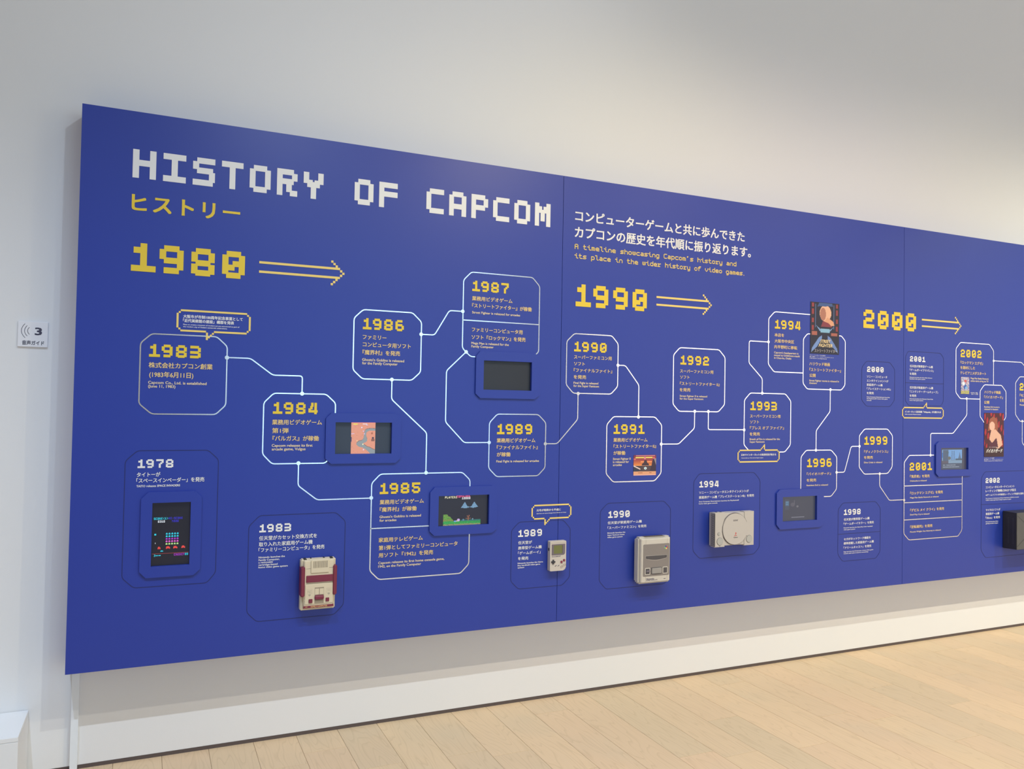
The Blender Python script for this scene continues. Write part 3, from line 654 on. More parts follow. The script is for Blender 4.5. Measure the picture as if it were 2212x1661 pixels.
# ---------------------------------------------------------------- pictures made of coloured cells
def cellmat(name, emit, rough=0.4):
    if name in MATS: return MATS[name]
    m = bpy.data.materials.new(name); m.use_nodes = True; nt = m.node_tree; b = nt.nodes['Principled BSDF']
    a = nt.nodes.new('ShaderNodeVertexColor'); a.layer_name = 'cell'
    if emit:
        b.inputs['Base Color'].default_value = (0.01, 0.01, 0.012, 1); nt.links.new(a.outputs[0], b.inputs['Emission Color']); b.inputs['Emission Strength'].default_value = emit
    else: nt.links.new(a.outputs[0], b.inputs['Base Color'])
    b.inputs['Roughness'].default_value = rough; MATS[name] = m; return m
M_SCR = cellmat('lit_screen', 1.0, 0.3); M_PRN = cellmat('printed_picture', 0, 0.5)
def picture(name, grid, X0, X1, Z0, Z1, y, m, parent, base):
    H_, W_ = len(grid), len(grid[0]); S = Soup(); cols = []
    du, dz = (X1 - X0) / W_, (Z1 - Z0) / H_
    for r in range(H_):
        c = 0
        while c < W_:
            e = c
            while e < W_ and grid[r][e] == grid[r][c]: e += 1
            if grid[r][c] is not None:
                xa, xb = X0 + c * du - base[0], X0 + e * du - base[0]; za, zb = Z1 - (r + 1) * dz - base[2], Z1 - r * dz - base[2]
                S.quad((xa, y - base[1], za), (xb, y - base[1], za), (xb, y - base[1], zb), (xa, y - base[1], zb)); cols.append(lin(grid[r][c]))
            c = e
    o = S.obj(name, m, parent); at = o.data.color_attributes.new('cell', 'FLOAT_COLOR', 'CORNER')
    at.data.foreach_set('color', [v for q in cols for _ in range(4) for v in q]); return o
class Grid:
    def __init__(s, w, h, c=None): s.w, s.h = w, h; s.g = [[c] * w for _ in range(h)]
    def set(s, x, y, c):
        x, y = int(x), int(y)
        if 0 <= x < s.w and 0 <= y < s.h: s.g[y][x] = c
    def rect(s, x0, y0, x1, y1, c):
        for y in range(int(round(y0)), int(round(y1))):
            for x in range(int(round(x0)), int(round(x1))): s.set(x, y, c)
    def poly(s, P, c):
        for y in range(s.h):
            for x in range(s.w):
                px, py = x + .5, y + .5; ins = False; j = len(P) - 1
                for i in range(len(P)):
                    if (P[i][1] > py) != (P[j][1] > py) and px < (P[j][0] - P[i][0]) * (py - P[i][1]) / (P[j][1] - P[i][1]) + P[i][0]: ins = not ins
                    j = i
                if ins: s.g[y][x] = c
    def ell(s, cx, cy, rx, ry, c):
        for y in range(int(cy - ry), int(cy + ry) + 2):
            for x in range(int(cx - rx), int(cx + rx) + 2):
                if ((x + .5 - cx) / rx) ** 2 + ((y + .5 - cy) / ry) ** 2 <= 1: s.set(x, y, c)
T3 = {'S': '###/#../###/..#/###', 'C': '###/#../#../#../###', 'O': '###/#.#/#.#/#.#/###', 'R': '##./#.#/##./#.#/#.#', 'E': '###/#../##./#../###', '<': '..#/.#./#../.#./..#', '>': '#../.#./..#/.#./#..',
      '1': '.#./##./.#./.#./###', 'H': '#.#/#.#/###/#.#/#.#', 'I': '###/.#./.#./.#./###', '-': '.../.../###/.../...', '0': '###/#.#/#.#/#.#/###', '9': '###/#.#/###/..#/###', '7': '###/..#/.#./.#./.#.', '2': '###/..#/###/#../###',
      '3': '###/..#/.##/..#/###', 'D': '##./#.#/#.#/#.#/##.', 'T': '###/.#./.#./.#./.#.', 'P': '###/#.#/###/#../#..', 'L': '#../#../#../#../###', 'A': '.#./#.#/###/#.#/#.#', 'Y': '#.#/#.#/.#./.#./.#.'}
def t3(G, s, x, y, c):
    for ch in s:
        for r, row in enumerate(T3.get(ch, '').split('/')):
            for k, v in enumerate(row):
                if v == '#': G.set(x + k, y + r, c)
        x += 4

# ---------------------------------------------------------------- wall monitors: blue cut-corner bezel, recessed screen
M_BLK = mat('black_screen_glass', (0.012, 0.013, 0.020), 0.25, spec=0.5)
M_BLKG = mat('unlit_screen_glass', (0.020, 0.022, 0.030), 0.35, spec=0.5)
def monitor(label, ctx, bez, scr, depth, grid=None, rect=None, screen_mat=None):
    sp = snap(ctx.pts(scr), True) if isinstance(scr, list) else None
    y_f = YB - depth
    bz = snap([onwall(*ctx.px(a, b), y_f) for a, b in bez], True)
    sc_ = [onwall(*ctx.px(a, b), y_f) for a, b in scr]
    x0 = (sc_[0][0] + sc_[3][0]) / 2; x1 = (sc_[1][0] + sc_[2][0]) / 2; z1 = (sc_[0][1] + sc_[1][1]) / 2; z0 = (sc_[2][1] + sc_[3][1]) / 2
    bx = sum(p[0] for p in bz) / len(bz); bzm = min(p[1] for p in bz)
    base = (bx, YB, bzm)
    root = thing('wall_monitor', label, 'monitor', base)
    bm = bmesh.new(); R0 = base
    out_f = [bm.verts.new((p[0] - bx, -depth, p[1] - bzm)) for p in bz]
    out_b = [bm.verts.new((p[0] - bx, -0.0003, p[1] - bzm)) for p in bz]
    inn = [(x0, z1), (x1, z1), (x1, z0), (x0, z0)]
    in_f = [bm.verts.new((a - bx, -depth, b - bzm)) for a, b in inn]
    rec = 0.016; HOLES.append((x0 - 0.0015, x1 + 0.0015, z0 - 0.0015, z1 + 0.0015))
    in_b = [bm.verts.new((a - bx, -depth + rec, b - bzm)) for a, b in inn]
    n = len(bz)
    for i in range(n): bm.faces.new((out_f[i], out_f[(i + 1) % n], out_b[(i + 1) % n], out_b[i]))
    for i in range(4): bm.faces.new((in_f[i], in_f[(i + 1) % 4], in_b[(i + 1) % 4], in_b[i]))
    ed = [bm.edges.get((out_f[i], out_f[(i + 1) % n])) for i in range(n)] + [bm.edges.new((in_f[i], in_f[(i + 1) % 4])) if bm.edges.get((in_f[i], in_f[(i + 1) % 4])) is None else bm.edges.get((in_f[i], in_f[(i + 1) % 4])) for i in range(4)]
    bmesh.ops.triangle_fill(bm, edges=ed, use_beauty=True)
    bm_obj('bezel', bm, M_BLUE, root)
    s = box_obj('screen', x0 - bx - 0.0005, x1 - bx + 0.0005, -depth + rec, -depth + rec + 0.008, z0 - bzm - 0.0005, z1 - bzm + 0.0005, screen_mat or M_BLK, root)
    if grid is not None:
        a, b, c_, d = rect
        picture('screen_picture', grid.g, x0 + (x1 - x0) * a, x0 + (x1 - x0) * b, z0 + (z1 - z0) * c_, z0 + (z1 - z0) * d, base[1] - depth + rec - 0.0006, M_SCR, s, base)
    return root

# 1978: falling rows of small shapes (plain blocks, no characters)
G = Grid(84, 150)
cy, wh, bl, mg, pk, gr, rd = (40, 200, 225), (225, 235, 245), (45, 40, 190), (170, 50, 200), (215, 90, 200), (180, 225, 140), (225, 70, 65)
t3(G, 'SCORE<1>', 4, 36, cy); t3(G, 'HI-SCORE', 36, 36, bl); t3(G, '0310', 13, 43, wh); t3(G, '7220', 43, 43, bl)
for r, col in enumerate((cy, cy, mg, pk, gr)):
    for k in range(5): G.rect(31 + 6 * k, 74 + 6 * r, 35 + 6 * k, 77 + 6 * r, col); G.rect(32 + 6 * k, 73 + 6 * r, 34 + 6 * k, 74 + 6 * r, col)
G.rect(6, 74, 10, 78, cy); G.rect(8, 95, 9, 98, wh)
for x, w in ((14, 6), (32, 9), (48, 9), (66, 8)):
    G.rect(x, 107, x + w, 110, rd); G.rect(x + 1, 105, x + w - 2, 107, rd); G.rect(x, 110, x + 2, 111, rd); G.rect(x + w - 2, 110, x + w, 111, rd)
G.rect(20, 115, 26, 117, cy); G.rect(22, 114, 24, 115, cy); G.rect(2, 121, 82, 122, (150, 60, 60))
t3(G, '3', 6, 123, cy); G.rect(10, 125, 15, 127, cy); G.rect(16, 125, 21, 127, cy); t3(G, 'CREDIT', 50, 123, mg); t3(G, '00', 74, 123, cy)
for row in G.g:
    for i in range(84):
        if row[i] is None: row[i] = (16, 17, 32)
monitor('tall wall monitor at lower left, black picture with rows of small coloured blocks', c1,
        [(320.5,1062.8),(422.6,1061),(437,1074),(431.6,1228.8),(417.2,1242.4),(314.1,1249.2),(300.4,1236),(304.5,1078)], [(329.5,1086.8),(412.7,1083.8),(408.5,1219.4),(325.4,1224.8)], 0.009, G, (0, 1, 0, 1))
# 1984: desert seen from above with a grey river
G = Grid(72, 94, (224, 150, 122))
rnd = random.Random(3)
for _ in range(70): G.set(rnd.randrange(72), rnd.randrange(94), (176, 100, 76))
for _ in range(26):
    x, y = rnd.randrange(70), rnd.randrange(92); G.rect(x, y, x + 2, y + 1, (190, 112, 86))
river = [(72,19),(60,18),(50,19),(42,22),(39,30),(38,40),(37,48),(33,54),(24,56),(18,60),(16,66),(20,71),(26,74),(33,75),(42,80),(52,88),(58,94),(72,94),(72,83),(64,80),(56,75),(48,73),(40,67),(37,66),(37,62),(44,60),(48,56),(48,50),(45,42),(45,32),(48,28),(54,25),(64,25),(72,25)]
G.poly([(a + 0.0, b - 1.2) for a, b in river], (120, 78, 66)); G.poly(river, (142, 150, 152))
G.rect(0, 0, 72, 1, (238, 120, 130)); G.rect(6, 4, 19, 7, (238, 226, 90)); G.rect(34, 4, 47, 6, (232, 226, 240)); G.rect(44, 7, 49, 9, (205, 200, 240))
G.rect(29, 14, 33, 17, (226, 226, 250)); G.rect(35, 25, 38, 28, (214, 190, 235)); G.rect(38, 33, 41, 36, (214, 190, 235)); G.rect(1, 33, 4, 36, (220, 200, 245)); G.rect(6, 33, 9, 35, (220, 200, 245))
G.rect(17, 54, 19, 57, (250, 240, 170)); G.rect(34, 64, 37, 68, (252, 246, 190)); G.rect(36, 80, 39, 84, (222, 215, 250)); G.rect(62, 44, 68, 52, (92, 66, 76)); G.rect(60, 50, 70, 57, (140, 90, 74)); G.ell(62, 33, 3, 3, (178, 104, 76)); G.rect(0, 44, 2, 58, (96, 70, 110))
monitor('wide wall monitor under 1984 with an orange desert map and grey river on screen', cG,
        [(972,403),(1745,403),(1808,468),(1795,935),(1740,993),(965,1008),(900,945),(908,463)], [(1022,513),(1695,510),(1693,880),(1017,892)], 0.009, G, (0.286, 0.716, 0.0, 1.0), mat('dark_blue_screen', (0.03, 0.04, 0.065), 0.35))
# 1985: night landscape with hills, tree and grass
G = Grid(112, 70, (28, 28, 42)); rnd = random.Random(5)
t3(G, 'PLAYER1', 16, 2, (232, 226, 190)); t3(G, 'TOP', 42, 1, (235, 90, 150)); t3(G, 'SCORE', 54, 0, (235, 90, 150)); t3(G, '10000', 54, 5, (230, 230, 235))
G.poly([(52, 30), (61, 16), (66, 26), (72, 28), (76, 27), (82, 16), (91, 29), (84, 30), (80, 31), (72, 29), (64, 31)], (112, 150, 182))
for _ in range(60):
    x, y = rnd.randrange(52, 92), rnd.randrange(16, 31)
    if G.g[y][x] == (112, 150, 182): G.g[y][x] = rnd.choice([(146, 184, 208), (84, 110, 150)])
G.poly([(13, 44), (22, 44), (24, 48), (29, 50), (31, 54), (35, 57), (36, 61), (36, 64), (13, 64)], (92, 150, 60))
for _ in range(190):
    x, y = rnd.randrange(13, 37), rnd.randrange(44, 64)
    if G.g[y][x] == (92, 150, 60): G.g[y][x] = rnd.choice([(150, 104, 66), (176, 112, 82)] if y > 55 else [(120, 190, 70), (70, 110, 50), (130, 130, 70)])
G.rect(13, 60, 97, 67, (44, 150, 74)); G.rect(52, 58, 97, 61, (40, 112, 104)); G.rect(13, 67, 97, 70, (140, 142, 96))
for _ in range(160): x, y = rnd.randrange(13, 97), rnd.randrange(61, 70); G.g[y][x] = rnd.choice([(30, 112, 58), (80, 190, 90), (150, 130, 104)] if y > 65 else [(30, 112, 58), (70, 190, 90)])
G.rect(68, 50, 70, 60, (150, 96, 70)); G.rect(66, 48, 68, 51, (140, 90, 66)); G.rect(70, 47, 72, 51, (140, 90, 66)); G.rect(63, 54, 68, 56, (120, 90, 76)); G.rect(70, 54, 75, 56, (120, 90, 76))
G.ell(58, 58, 2.4, 2.2, (90, 130, 150)); G.rect(78, 55, 80, 59, (110, 140, 160)); G.rect(77, 56, 81, 57, (110, 140, 160)); G.ell(47, 58, 3, 3, (196, 170, 220)); G.rect(37, 59, 42, 62, (120, 160, 220)); G.rect(42, 59, 45, 61, (220, 200, 160))
monitor('wide wall monitor beside 1985 with a night landscape of green ground and pale hills', cH,
        [(1105,325),(1870,302),(1935,362),(1925,870),(1865,930),(1095,968),(1035,910),(1040,395)], [(1155,443),(1828,418),(1820,812),(1150,848)], 0.009, G, (0, 0.985, 0, 1))
monitor('wide wall monitor under 1987 with its screen switched off', cD,
        [(1317,885),(1842,893),(1888,938),(1877,1300),(1838,1337),(1315,1327),(1273,1283),(1275,925)], [(1350,968),(1810,983),(1806,1255),(1348,1247)], 0.009, screen_mat=M_BLKG)
G = Grid(100, 74, (62, 66, 82)); rnd = random.Random(6)
G.rect(12, 8, 24, 40, (66, 74, 94)); G.rect(13, 14, 23, 28, (74, 104, 134)); G.rect(14, 16, 21, 18, (96, 134, 164)); G.rect(14, 22, 21, 24, (96, 134, 164)); G.ell(34, 25, 6, 6, (84, 84, 98)); G.rect(38, 12, 40, 24, (92, 92, 104)); G.ell(48, 31, 3, 3, (104, 104, 114))
for x in range(31, 69, 2): G.rect(x, 62, x + 1, 65, (140, 142, 156))
monitor('wall monitor under 1996 with a dim grey scene on screen', cR,
        [(155,662),(690,645),(738,702),(735,1112),(690,1163),(155,1188),(108,1130),(112,715)], [(192,760),(648,745),(645,1068),(190,1087)], 0.009, G, (0, 0.995, 0, 1))
G = Grid(100, 80, (66, 66, 84))
G.rect(11, 7, 84, 57, (112, 158, 208)); G.rect(11, 44, 84, 57, (122, 150, 176)); G.rect(11, 18, 20, 36, (40, 118, 200)); G.rect(14, 8, 34, 50, (74, 92, 116)); G.ell(30, 18, 5, 5, (70, 92, 108)); G.ell(37, 38, 6, 6, (96, 100, 100))
for y in range(12, 46): G.rect(47 - y * .06, y, 48 - y * .06, y + 1, (60, 74, 96)); G.rect(54 + y * .05, y, 55 + y * .05, y + 1, (60, 74, 96))
for y in range(14, 46, 5): G.rect(46, y, 56, y + 1, (60, 74, 96))
G.poly([(75, 14), (78, 30), (82, 44), (68, 44), (73, 30)], (88, 110, 140)); G.rect(60, 40, 84, 46, (70, 88, 104)); G.rect(11, 48, 34, 57, (86, 84, 100))
G.rect(11, 58, 84, 78, (70, 82, 104))
for x in list(range(15, 22, 2)) + list(range(27, 61, 2)): G.rect(x, 62, x + 1, 65, (176, 188, 204))
for x in range(14, 73, 2): G.rect(x, 69, x + 1, 72, (176, 188, 204))
monitor('wall monitor at right under 2002 with a pale blue game scene and text box', cV,
        [(235,780),(790,775),(842,832),(842,1345),(790,1400),(232,1405),(181,1350),(186,835)], [(275,893),(765,890),(763,1278),(275,1290)], 0.009, G, (0, 1, 0, 1))

# ---------------------------------------------------------------- printed pictures on the board
def printed(name, ctx, q, G, parent, label):
    p = [ctx(a, b) for a, b in q]; x0 = (p[0][0] + p[3][0]) / 2; x1 = (p[1][0] + p[2][0]) / 2; z1 = (p[0][1] + p[1][1]) / 2; z0 = (p[2][1] + p[3][1]) / 2
    o = picture(name, G.g, x0, x1, z0, z1, YB - 0.0019, M_PRN, parent, BASE); o['label'] = label
    return o, (x0, x1, z0, z1)
# arcade still: sunset, dark tower, two energy bars (no figures)
G = Grid(80, 72, (178, 78, 84))
for y in range(14, 38):
    t = (y - 14) / 24; G.rect(0, y, 80, y + 1, (int(150 + 88 * t), int(64 + 84 * t), int(76 - 6 * t)))
G.rect(0, 0, 80, 6, (120, 52, 74)); G.rect(8, 1, 76, 4, (206, 130, 140)); G.rect(0, 6, 80, 13, (140, 62, 60)); G.rect(7, 7, 37, 11, (244, 224, 110)); G.rect(43, 7, 67, 11, (244, 224, 110)); G.rect(37, 6, 43, 15, (222, 130, 150)); G.rect(68, 7, 75, 13, (216, 96, 120)); G.rect(0, 12, 8, 17, (214, 108, 112))
G.rect(25, 22, 65, 26, (244, 156, 100)); G.poly([(38, 18), (46, 18), (48, 27), (54, 31), (55, 38), (29, 38), (30, 31), (36, 27)], (66, 48, 62)); G.rect(0, 37, 80, 38, (224, 160, 130))
G.rect(0, 38, 80, 58, (74, 62, 70))
for x in range(32, 68, 3): G.rect(x, 39, x + 1, 57, (92, 78, 84))
G.poly([(68, 14), (80, 14), (80, 58), (58, 56), (64, 36)], (56, 44, 66)); G.poly([(72, 12), (80, 12), (80, 36)], (150, 138, 140)); G.poly([(0, 36), (0, 40), (24, 52), (24, 48)], (226, 206, 206)); G.poly([(0, 42), (20, 52), (20, 58), (0, 58)], (50, 56, 76))
G.rect(0, 58, 80, 72, (222, 160, 124)); G.ell(42, 47, 4.6, 4.6, (220, 234, 244)); G.ell(42, 47, 1.6, 3, (120, 170, 190)); G.rect(16, 62, 32, 64, (150, 84, 62)); G.rect(56, 62, 64, 64, (150, 84, 62)); G.rect(0, 70, 80, 72, (236, 184, 190))
f91 = [c for c in board.children if c.name.startswith('timeline_frame')][7]
printed('printed_still', cM, [(720,1042),(1168,1035),(1168,1440),(720,1447)], G, f91, 'small printed sunset picture with a dark tower')
# film poster stand-in: dark ground, pale abstract shapes, light beams
G = Grid(60, 106, (34, 36, 56))
G.rect(0, 0, 9, 70, (44, 36, 52)); G.rect(51, 0, 60, 70, (44, 36, 52))
for y0, y1 in ((2, 10), (14, 25), (33, 42), (48, 58)): G.rect(3, y0, 7, y1, (150, 62, 66)); G.rect(53, y0, 57, y1, (140, 58, 64))
G.rect(10, 4, 11, 52, (96, 120, 170)); G.rect(48, 4, 49, 54, (96, 120, 170))
G.ell(31, 22, 12, 17, (226, 176, 146)); G.ell(26, 24, 6, 13, (172, 116, 98)); G.poly([(35, 30), (47, 38), (50, 46), (34, 50), (28, 40)], (214, 156, 122)); G.poly([(14, 9), (18, 1), (45, 1), (46, 7), (20, 8)], (62, 88, 140)); G.poly([(26, 38), (38, 42), (46, 50), (22, 50)], (130, 58, 70))
G.rect(21, 54, 40, 62, (130, 178, 206)); G.poly([(12, 48), (22, 56), (20, 60)], (120, 154, 200)); G.poly([(48, 50), (40, 56), (40, 60)], (120, 154, 200))
G.poly([(24, 68), (18, 72), (4, 94), (2, 104), (14, 92), (24, 74)], (112, 142, 196)); G.poly([(36, 68), (42, 72), (56, 94), (58, 104), (46, 90), (36, 76)], (104, 130, 186)); G.rect(3, 60, 14, 68, (164, 96, 84)); G.rect(43, 62, 56, 68, (164, 96, 84))
po, (px0, px1, pz0, pz1) = printed('film_poster', cQ, [(1137,88),(1608,122),(1597,950),(1127,932)], G, o_film, 'tall dark film poster with blue light beams')
W_, H_ = px1 - px0, pz1 - pz0
block('poster_title', None, [('STREET', px0 + .34 * W_, px0 + .70 * W_, pz0 + .245 * H_, H_ * .085), ('FIGHTER', px0 + .29 * W_, px0 + .76 * W_, pz0 + .165 * H_, H_ * .09)], o_film, mat('gold_print', (0.80, 0.62, 0.34), 0.5), off=0.0024, slant=0.3, bold=0.03)
block('poster_kana', None, [('ストリートファイター', px0 + .15 * W_, px0 + .93 * W_, pz0 + .06 * H_, H_ * .075)], o_film, mat('grey_print', (0.55, 0.52, 0.52), 0.5), off=0.0024, bold=0.0)
# second poster stand-in: red ground with a pale plain figure shape
G = Grid(45, 96, (74, 30, 44))
for y in range(96):
    for x in range(45):
        n = math.sin(x * .9 + y * .13) + math.sin(y * .21 - x * .3)
        if n > 0.7 and y < 78: G.g[y][x] = (166, 40, 52)
G.rect(0, 76, 45, 96, (58, 34, 44)); G.poly([(8, 40), (12, 14), (20, 8), (28, 12), (32, 28), (30, 40), (20, 36)], (150, 86, 66)); G.ell(18, 29, 6.5, 10, (222, 176, 156)); G.poly([(16, 38), (26, 36), (38, 48), (42, 70), (34, 78), (13, 76), (12, 54)], (216, 170, 148)); G.poly([(12, 58), (18, 66), (28, 54), (32, 76), (12, 78)], (84, 40, 58))
po2, (px0, px1, pz0, pz1) = printed('film_poster', cV, [(1042,262),(1395,270),(1393,1052),(1042,1050)], G, o_film2, 'tall red film poster')
W_, H_ = px1 - px0, pz1 - pz0
block('poster_title', None, [('バイオハザード', px0 + .10 * W_, px0 + .92 * W_, pz0 + .135 * H_, H_ * .10)], o_film2, M_WHT, off=0.0024, slant=0.2, bold=0.03)
block('poster_kana', None, [('ミラ・ジョヴォヴィッチ', px0 + .24 * W_, px0 + .76 * W_, pz0 + .22 * H_, H_ * .025)], o_film2, M_WHT, off=0.0024, bold=0.0)
# anime poster stand-in: confetti of pale blues and reds
G = Grid(28, 52); rnd = random.Random(11)
for y in range(52):
    for x in range(28):
        G.g[y][x] = rnd.choice([(206, 214, 232), (128, 158, 206), (70, 98, 160), (190, 96, 100), (226, 214, 210), (96, 104, 140)] if y < 42 else [(170, 190, 90), (206, 180, 110), (120, 110, 130)])
G.poly([(8, 30), (16, 22), (20, 26), (12, 40)], (50, 92, 176)); G.ell(15, 12, 4, 4, (200, 84, 90)); G.ell(9, 20, 4, 5, (222, 228, 240)); G.ell(18, 33, 4, 4, (120, 170, 220))
printed('printed_poster', cU, [(335,918),(518,928),(520,1280),(352,1280)], G, o_2002, 'small colourful poster print')

# ---------------------------------------------------------------- game consoles fixed on the board (units: metres, local x right, z up from the top left corner, depth out of the board)
def rbox(name, x0, x1, z0, z1, d0, d1, m, parent, bev=0.002, seg=3, front_only=False, mm=True, smooth=True, taper=None):
    k = 0.001
    bm = bmesh.new()
    v, f = box_data(x0 * k, x1 * k, -d1 * k, -d0 * k, -z1 * k, -z0 * k)
    vs = [bm.verts.new(q) for q in v]; [bm.faces.new([vs[i] for i in q]) for q in f]
    if taper:
        for q in vs:
            if abs(q.co.y + d1 * k) < 1e-7:
                l, r, t, b = taper
                q.co.x += (l * k if q.co.x < (x0 + x1) / 2 * k else -r * k); q.co.z += (-t * k if q.co.z > -(z0 + z1) / 2 * k else b * k)
    if bev > 0:
        es = [e for e in bm.edges if not front_only or all(abs(w.co.y + d1 * k) < 1e-7 for w in e.verts)]
        bmesh.ops.bevel(bm, geom=es, offset=bev, segments=seg, affect='EDGES')
    return bm_obj(name, bm, m, parent, smooth=smooth)
def rpoly(name, pts, d0, d1, m, parent, bev=0.0):
    k = 0.001; bm = bmesh.new(); a = [bm.verts.new((x * k, -d1 * k, -z * k)) for x, z in pts]; b = [bm.verts.new((x * k, -d0 * k, -z * k)) for x, z in pts]
    ff = bm.faces.new(a); bm.faces.new(list(reversed(b)))
    n = len(pts)
    for i in range(n): bm.faces.new((a[i], b[i], b[(i + 1) % n], a[(i + 1) % n]))
    if bev > 0: bmesh.ops.bevel(bm, geom=list(ff.edges), offset=bev, segments=2, affect='EDGES')
    return bm_obj(name, bm, m, parent, smooth=True)
def rrect(x0, x1, z0, z1, r, n=5, rs=None):
    rs = rs or (r, r, r, r); P = []      # tl, tr, br, bl
    for (cx, cz, a0, rr) in ((x0 + rs[0], z0 + rs[0], 180, rs[0]), (x1 - rs[1], z0 + rs[1], 270, rs[1]), (x1 - rs[2], z1 - rs[2], 0, rs[2]), (x0 + rs[3], z1 - rs[3], 90, rs[3])):
        for i in range(n + 1):
            t = math.radians(a0 + 90 * i / n); P.append((cx + rr * math.cos(t), cz + rr * math.sin(t)))
    return P
def disc(cx, cz, r, n=28): return [(cx + r * math.cos(2 * math.pi * i / n), cz + r * math.sin(2 * math.pi * i / n)) for i in range(n)]
def slots(name, rects, d, m, parent, dd=0.25):
    S = Soup()
    for q in rects:
        if len(q) == 4 and not isinstance(q[0], tuple): x0, x1, z0, z1 = q; S.box(x0 * .001, x1 * .001, -(d + dd) * .001, -(d - 0.4) * .001, -z1 * .001, -z0 * .001)
        else:
            a = [(x * .001, -(d + dd) * .001, -z * .001) for x, z in q]; S.poly(list(reversed(a)))
    return S.obj(name, m, parent)
def ctext(name, parent, base, d, s, x0, x1, zc, h, m, bold=0.02, slant=0.0):
    block(name, None, [(s, base[0] + x0 * .001, base[0] + x1 * .001, base[2] - zc * .001, h * .001)], parent, m, Y=base[1], off=(d + 0.35) * .001, base=base, bold=bold, slant=slant)
def place(px_tl, depth, w, h):          # base so that the front face corner falls on the pixel
    X, Z = onwall(*px_tl, YB - depth); return (X, YB, Z)
M_IVO = mat('ivory_plastic', (0.66, 0.575, 0.42), 0.45, noise=0.01)
M_MAR = mat('maroon_plastic', (0.19, 0.022, 0.05), 0.35, noise=0.02)
M_DKG = mat('dark_plastic', (0.03, 0.03, 0.04), 0.45)
M_GRV = mat('shadow_groove', (0.16, 0.13, 0.10), 0.7)

# maroon and ivory console
B = place(cF.px(872, 741), 0.052, 150, 220)
con = thing('game_console', 'ivory and maroon game console with two maroon controllers docked at its sides', 'game console', B)
rbox('body', 0, 150, 0, 220, 2.5, 38, M_IVO, con, 0.004, taper=(0, 0, 0, 0))
rbox('upper_shell', 10, 142, 2, 213, 38, 52, M_IVO, con, 0.003, taper=(2, 2, 2, 10))
rbox('top_block', 40, 118, 2, 58, 52, 56, M_IVO, con, 0.0015)
slots('vent_slots', [(50 + i * 4.9, 52 + i * 4.9, 7, 36) for i in range(13)], 56, M_GRV, con)
slots('shell_grooves', [(20, 39, 38, 39.2), (119, 138, 38, 39.2), (22, 138, 101, 103.5), (14, 48, 166, 166.8), (14, 32, 178, 178.8), (103, 136, 166, 166.8), (122, 136, 178, 178.8), (48, 48.8, 166, 190), (102, 102.8, 166, 190)], 52, M_GRV, con)
rbox('cartridge_flap', 21, 139, 68, 98, 50, 55, M_MAR, con, 0.0015)
rbox('lower_deck', 17, 138, 107, 192, 52, 54.5, M_IVO, con, 0.0012)
slots('eject_recess', [(58, 98, 121, 190)], 54.5, mat('recess_grey', (0.30, 0.25, 0.18), 0.6), con, 0.1)
rbox('eject_rail', 59, 77, 126, 152, 54, 55.5, M_IVO, con, 0.0004); rbox('eject_rail', 79.5, 97, 126, 152, 54, 55.5, M_IVO, con, 0.0004)
rbox('eject_slider', 58, 98, 152, 174, 54, 61, M_MAR, con, 0.003, taper=(0, 0, 5, 1))
rbox('power_button', 33, 49, 169, 186, 54, 58, M_MAR, con, 0.001); rbox('reset_button', 106, 121, 168, 184, 54, 58, M_MAR, con, 0.001)
slots('printed_legends', [(26, 47, 127, 127.5), (26, 47, 146, 146.5), (26, 26.5, 127, 146), (46.5, 47, 127, 146), (28, 45, 133, 135), (28, 40, 138, 139.5), (33, 45, 141, 142.5), (108, 130, 126, 126.5), (108, 130, 145, 145.5), (108, 108.5, 126, 145), (129.5, 130, 126, 145), (111, 127, 131, 132.5), (113, 127, 136, 138),
   [(30, 151), (32, 151), (32, 148), (41, 148), (41, 151), (43, 151), (36.5, 158)], [(112, 150), (114.5, 150), (114.5, 147), (123, 147), (123, 150), (126, 150), (119, 157)]], 54.5, mat('legend_grey', (0.42, 0.38, 0.30), 0.6), con, 0.2)
rpoly('name_strip', [(13, 198), (141, 198), (142, 208), (11, 208)], 47, 53.2, M_MAR, con)
ctext('name_lettering', con, B, 53.2, 'FAMILY COMPUTER', 43, 114, 203, 9.5, mat('gold_lettering', (0.75, 0.45, 0.20), 0.4), 0.03)
ctext('maker_lettering', con, B, 53.2, 'FF', 20, 29, 203, 6, mat('gold_lettering', (0.75, 0.45, 0.20), 0.4), 0.03)
for x0, ztop in ((-2, 28), (136, 28)):
    c_ = rbox('controller', x0, x0 + 17, ztop, ztop + 130, 6, 60, M_MAR, con, 0.004)
    slots('controller_edge', [(x0 + 3.6, x0 + 4.1, ztop + 6, ztop + 124)], 60, mat('maroon_edge', (0.30, 0.05, 0.09), 0.3), c_)
for i, (x, w) in enumerate(((18, 14), (132, 14), (42, 5), (98, 6))):
    rpoly('connector_knob', disc(x, 2, w / 2, 16), 18, 34, M_DKG, con) if w > 10 else rbox('connector_socket', x, x + w, -3, 2, 12, 26, M_DKG, con, 0.0005)

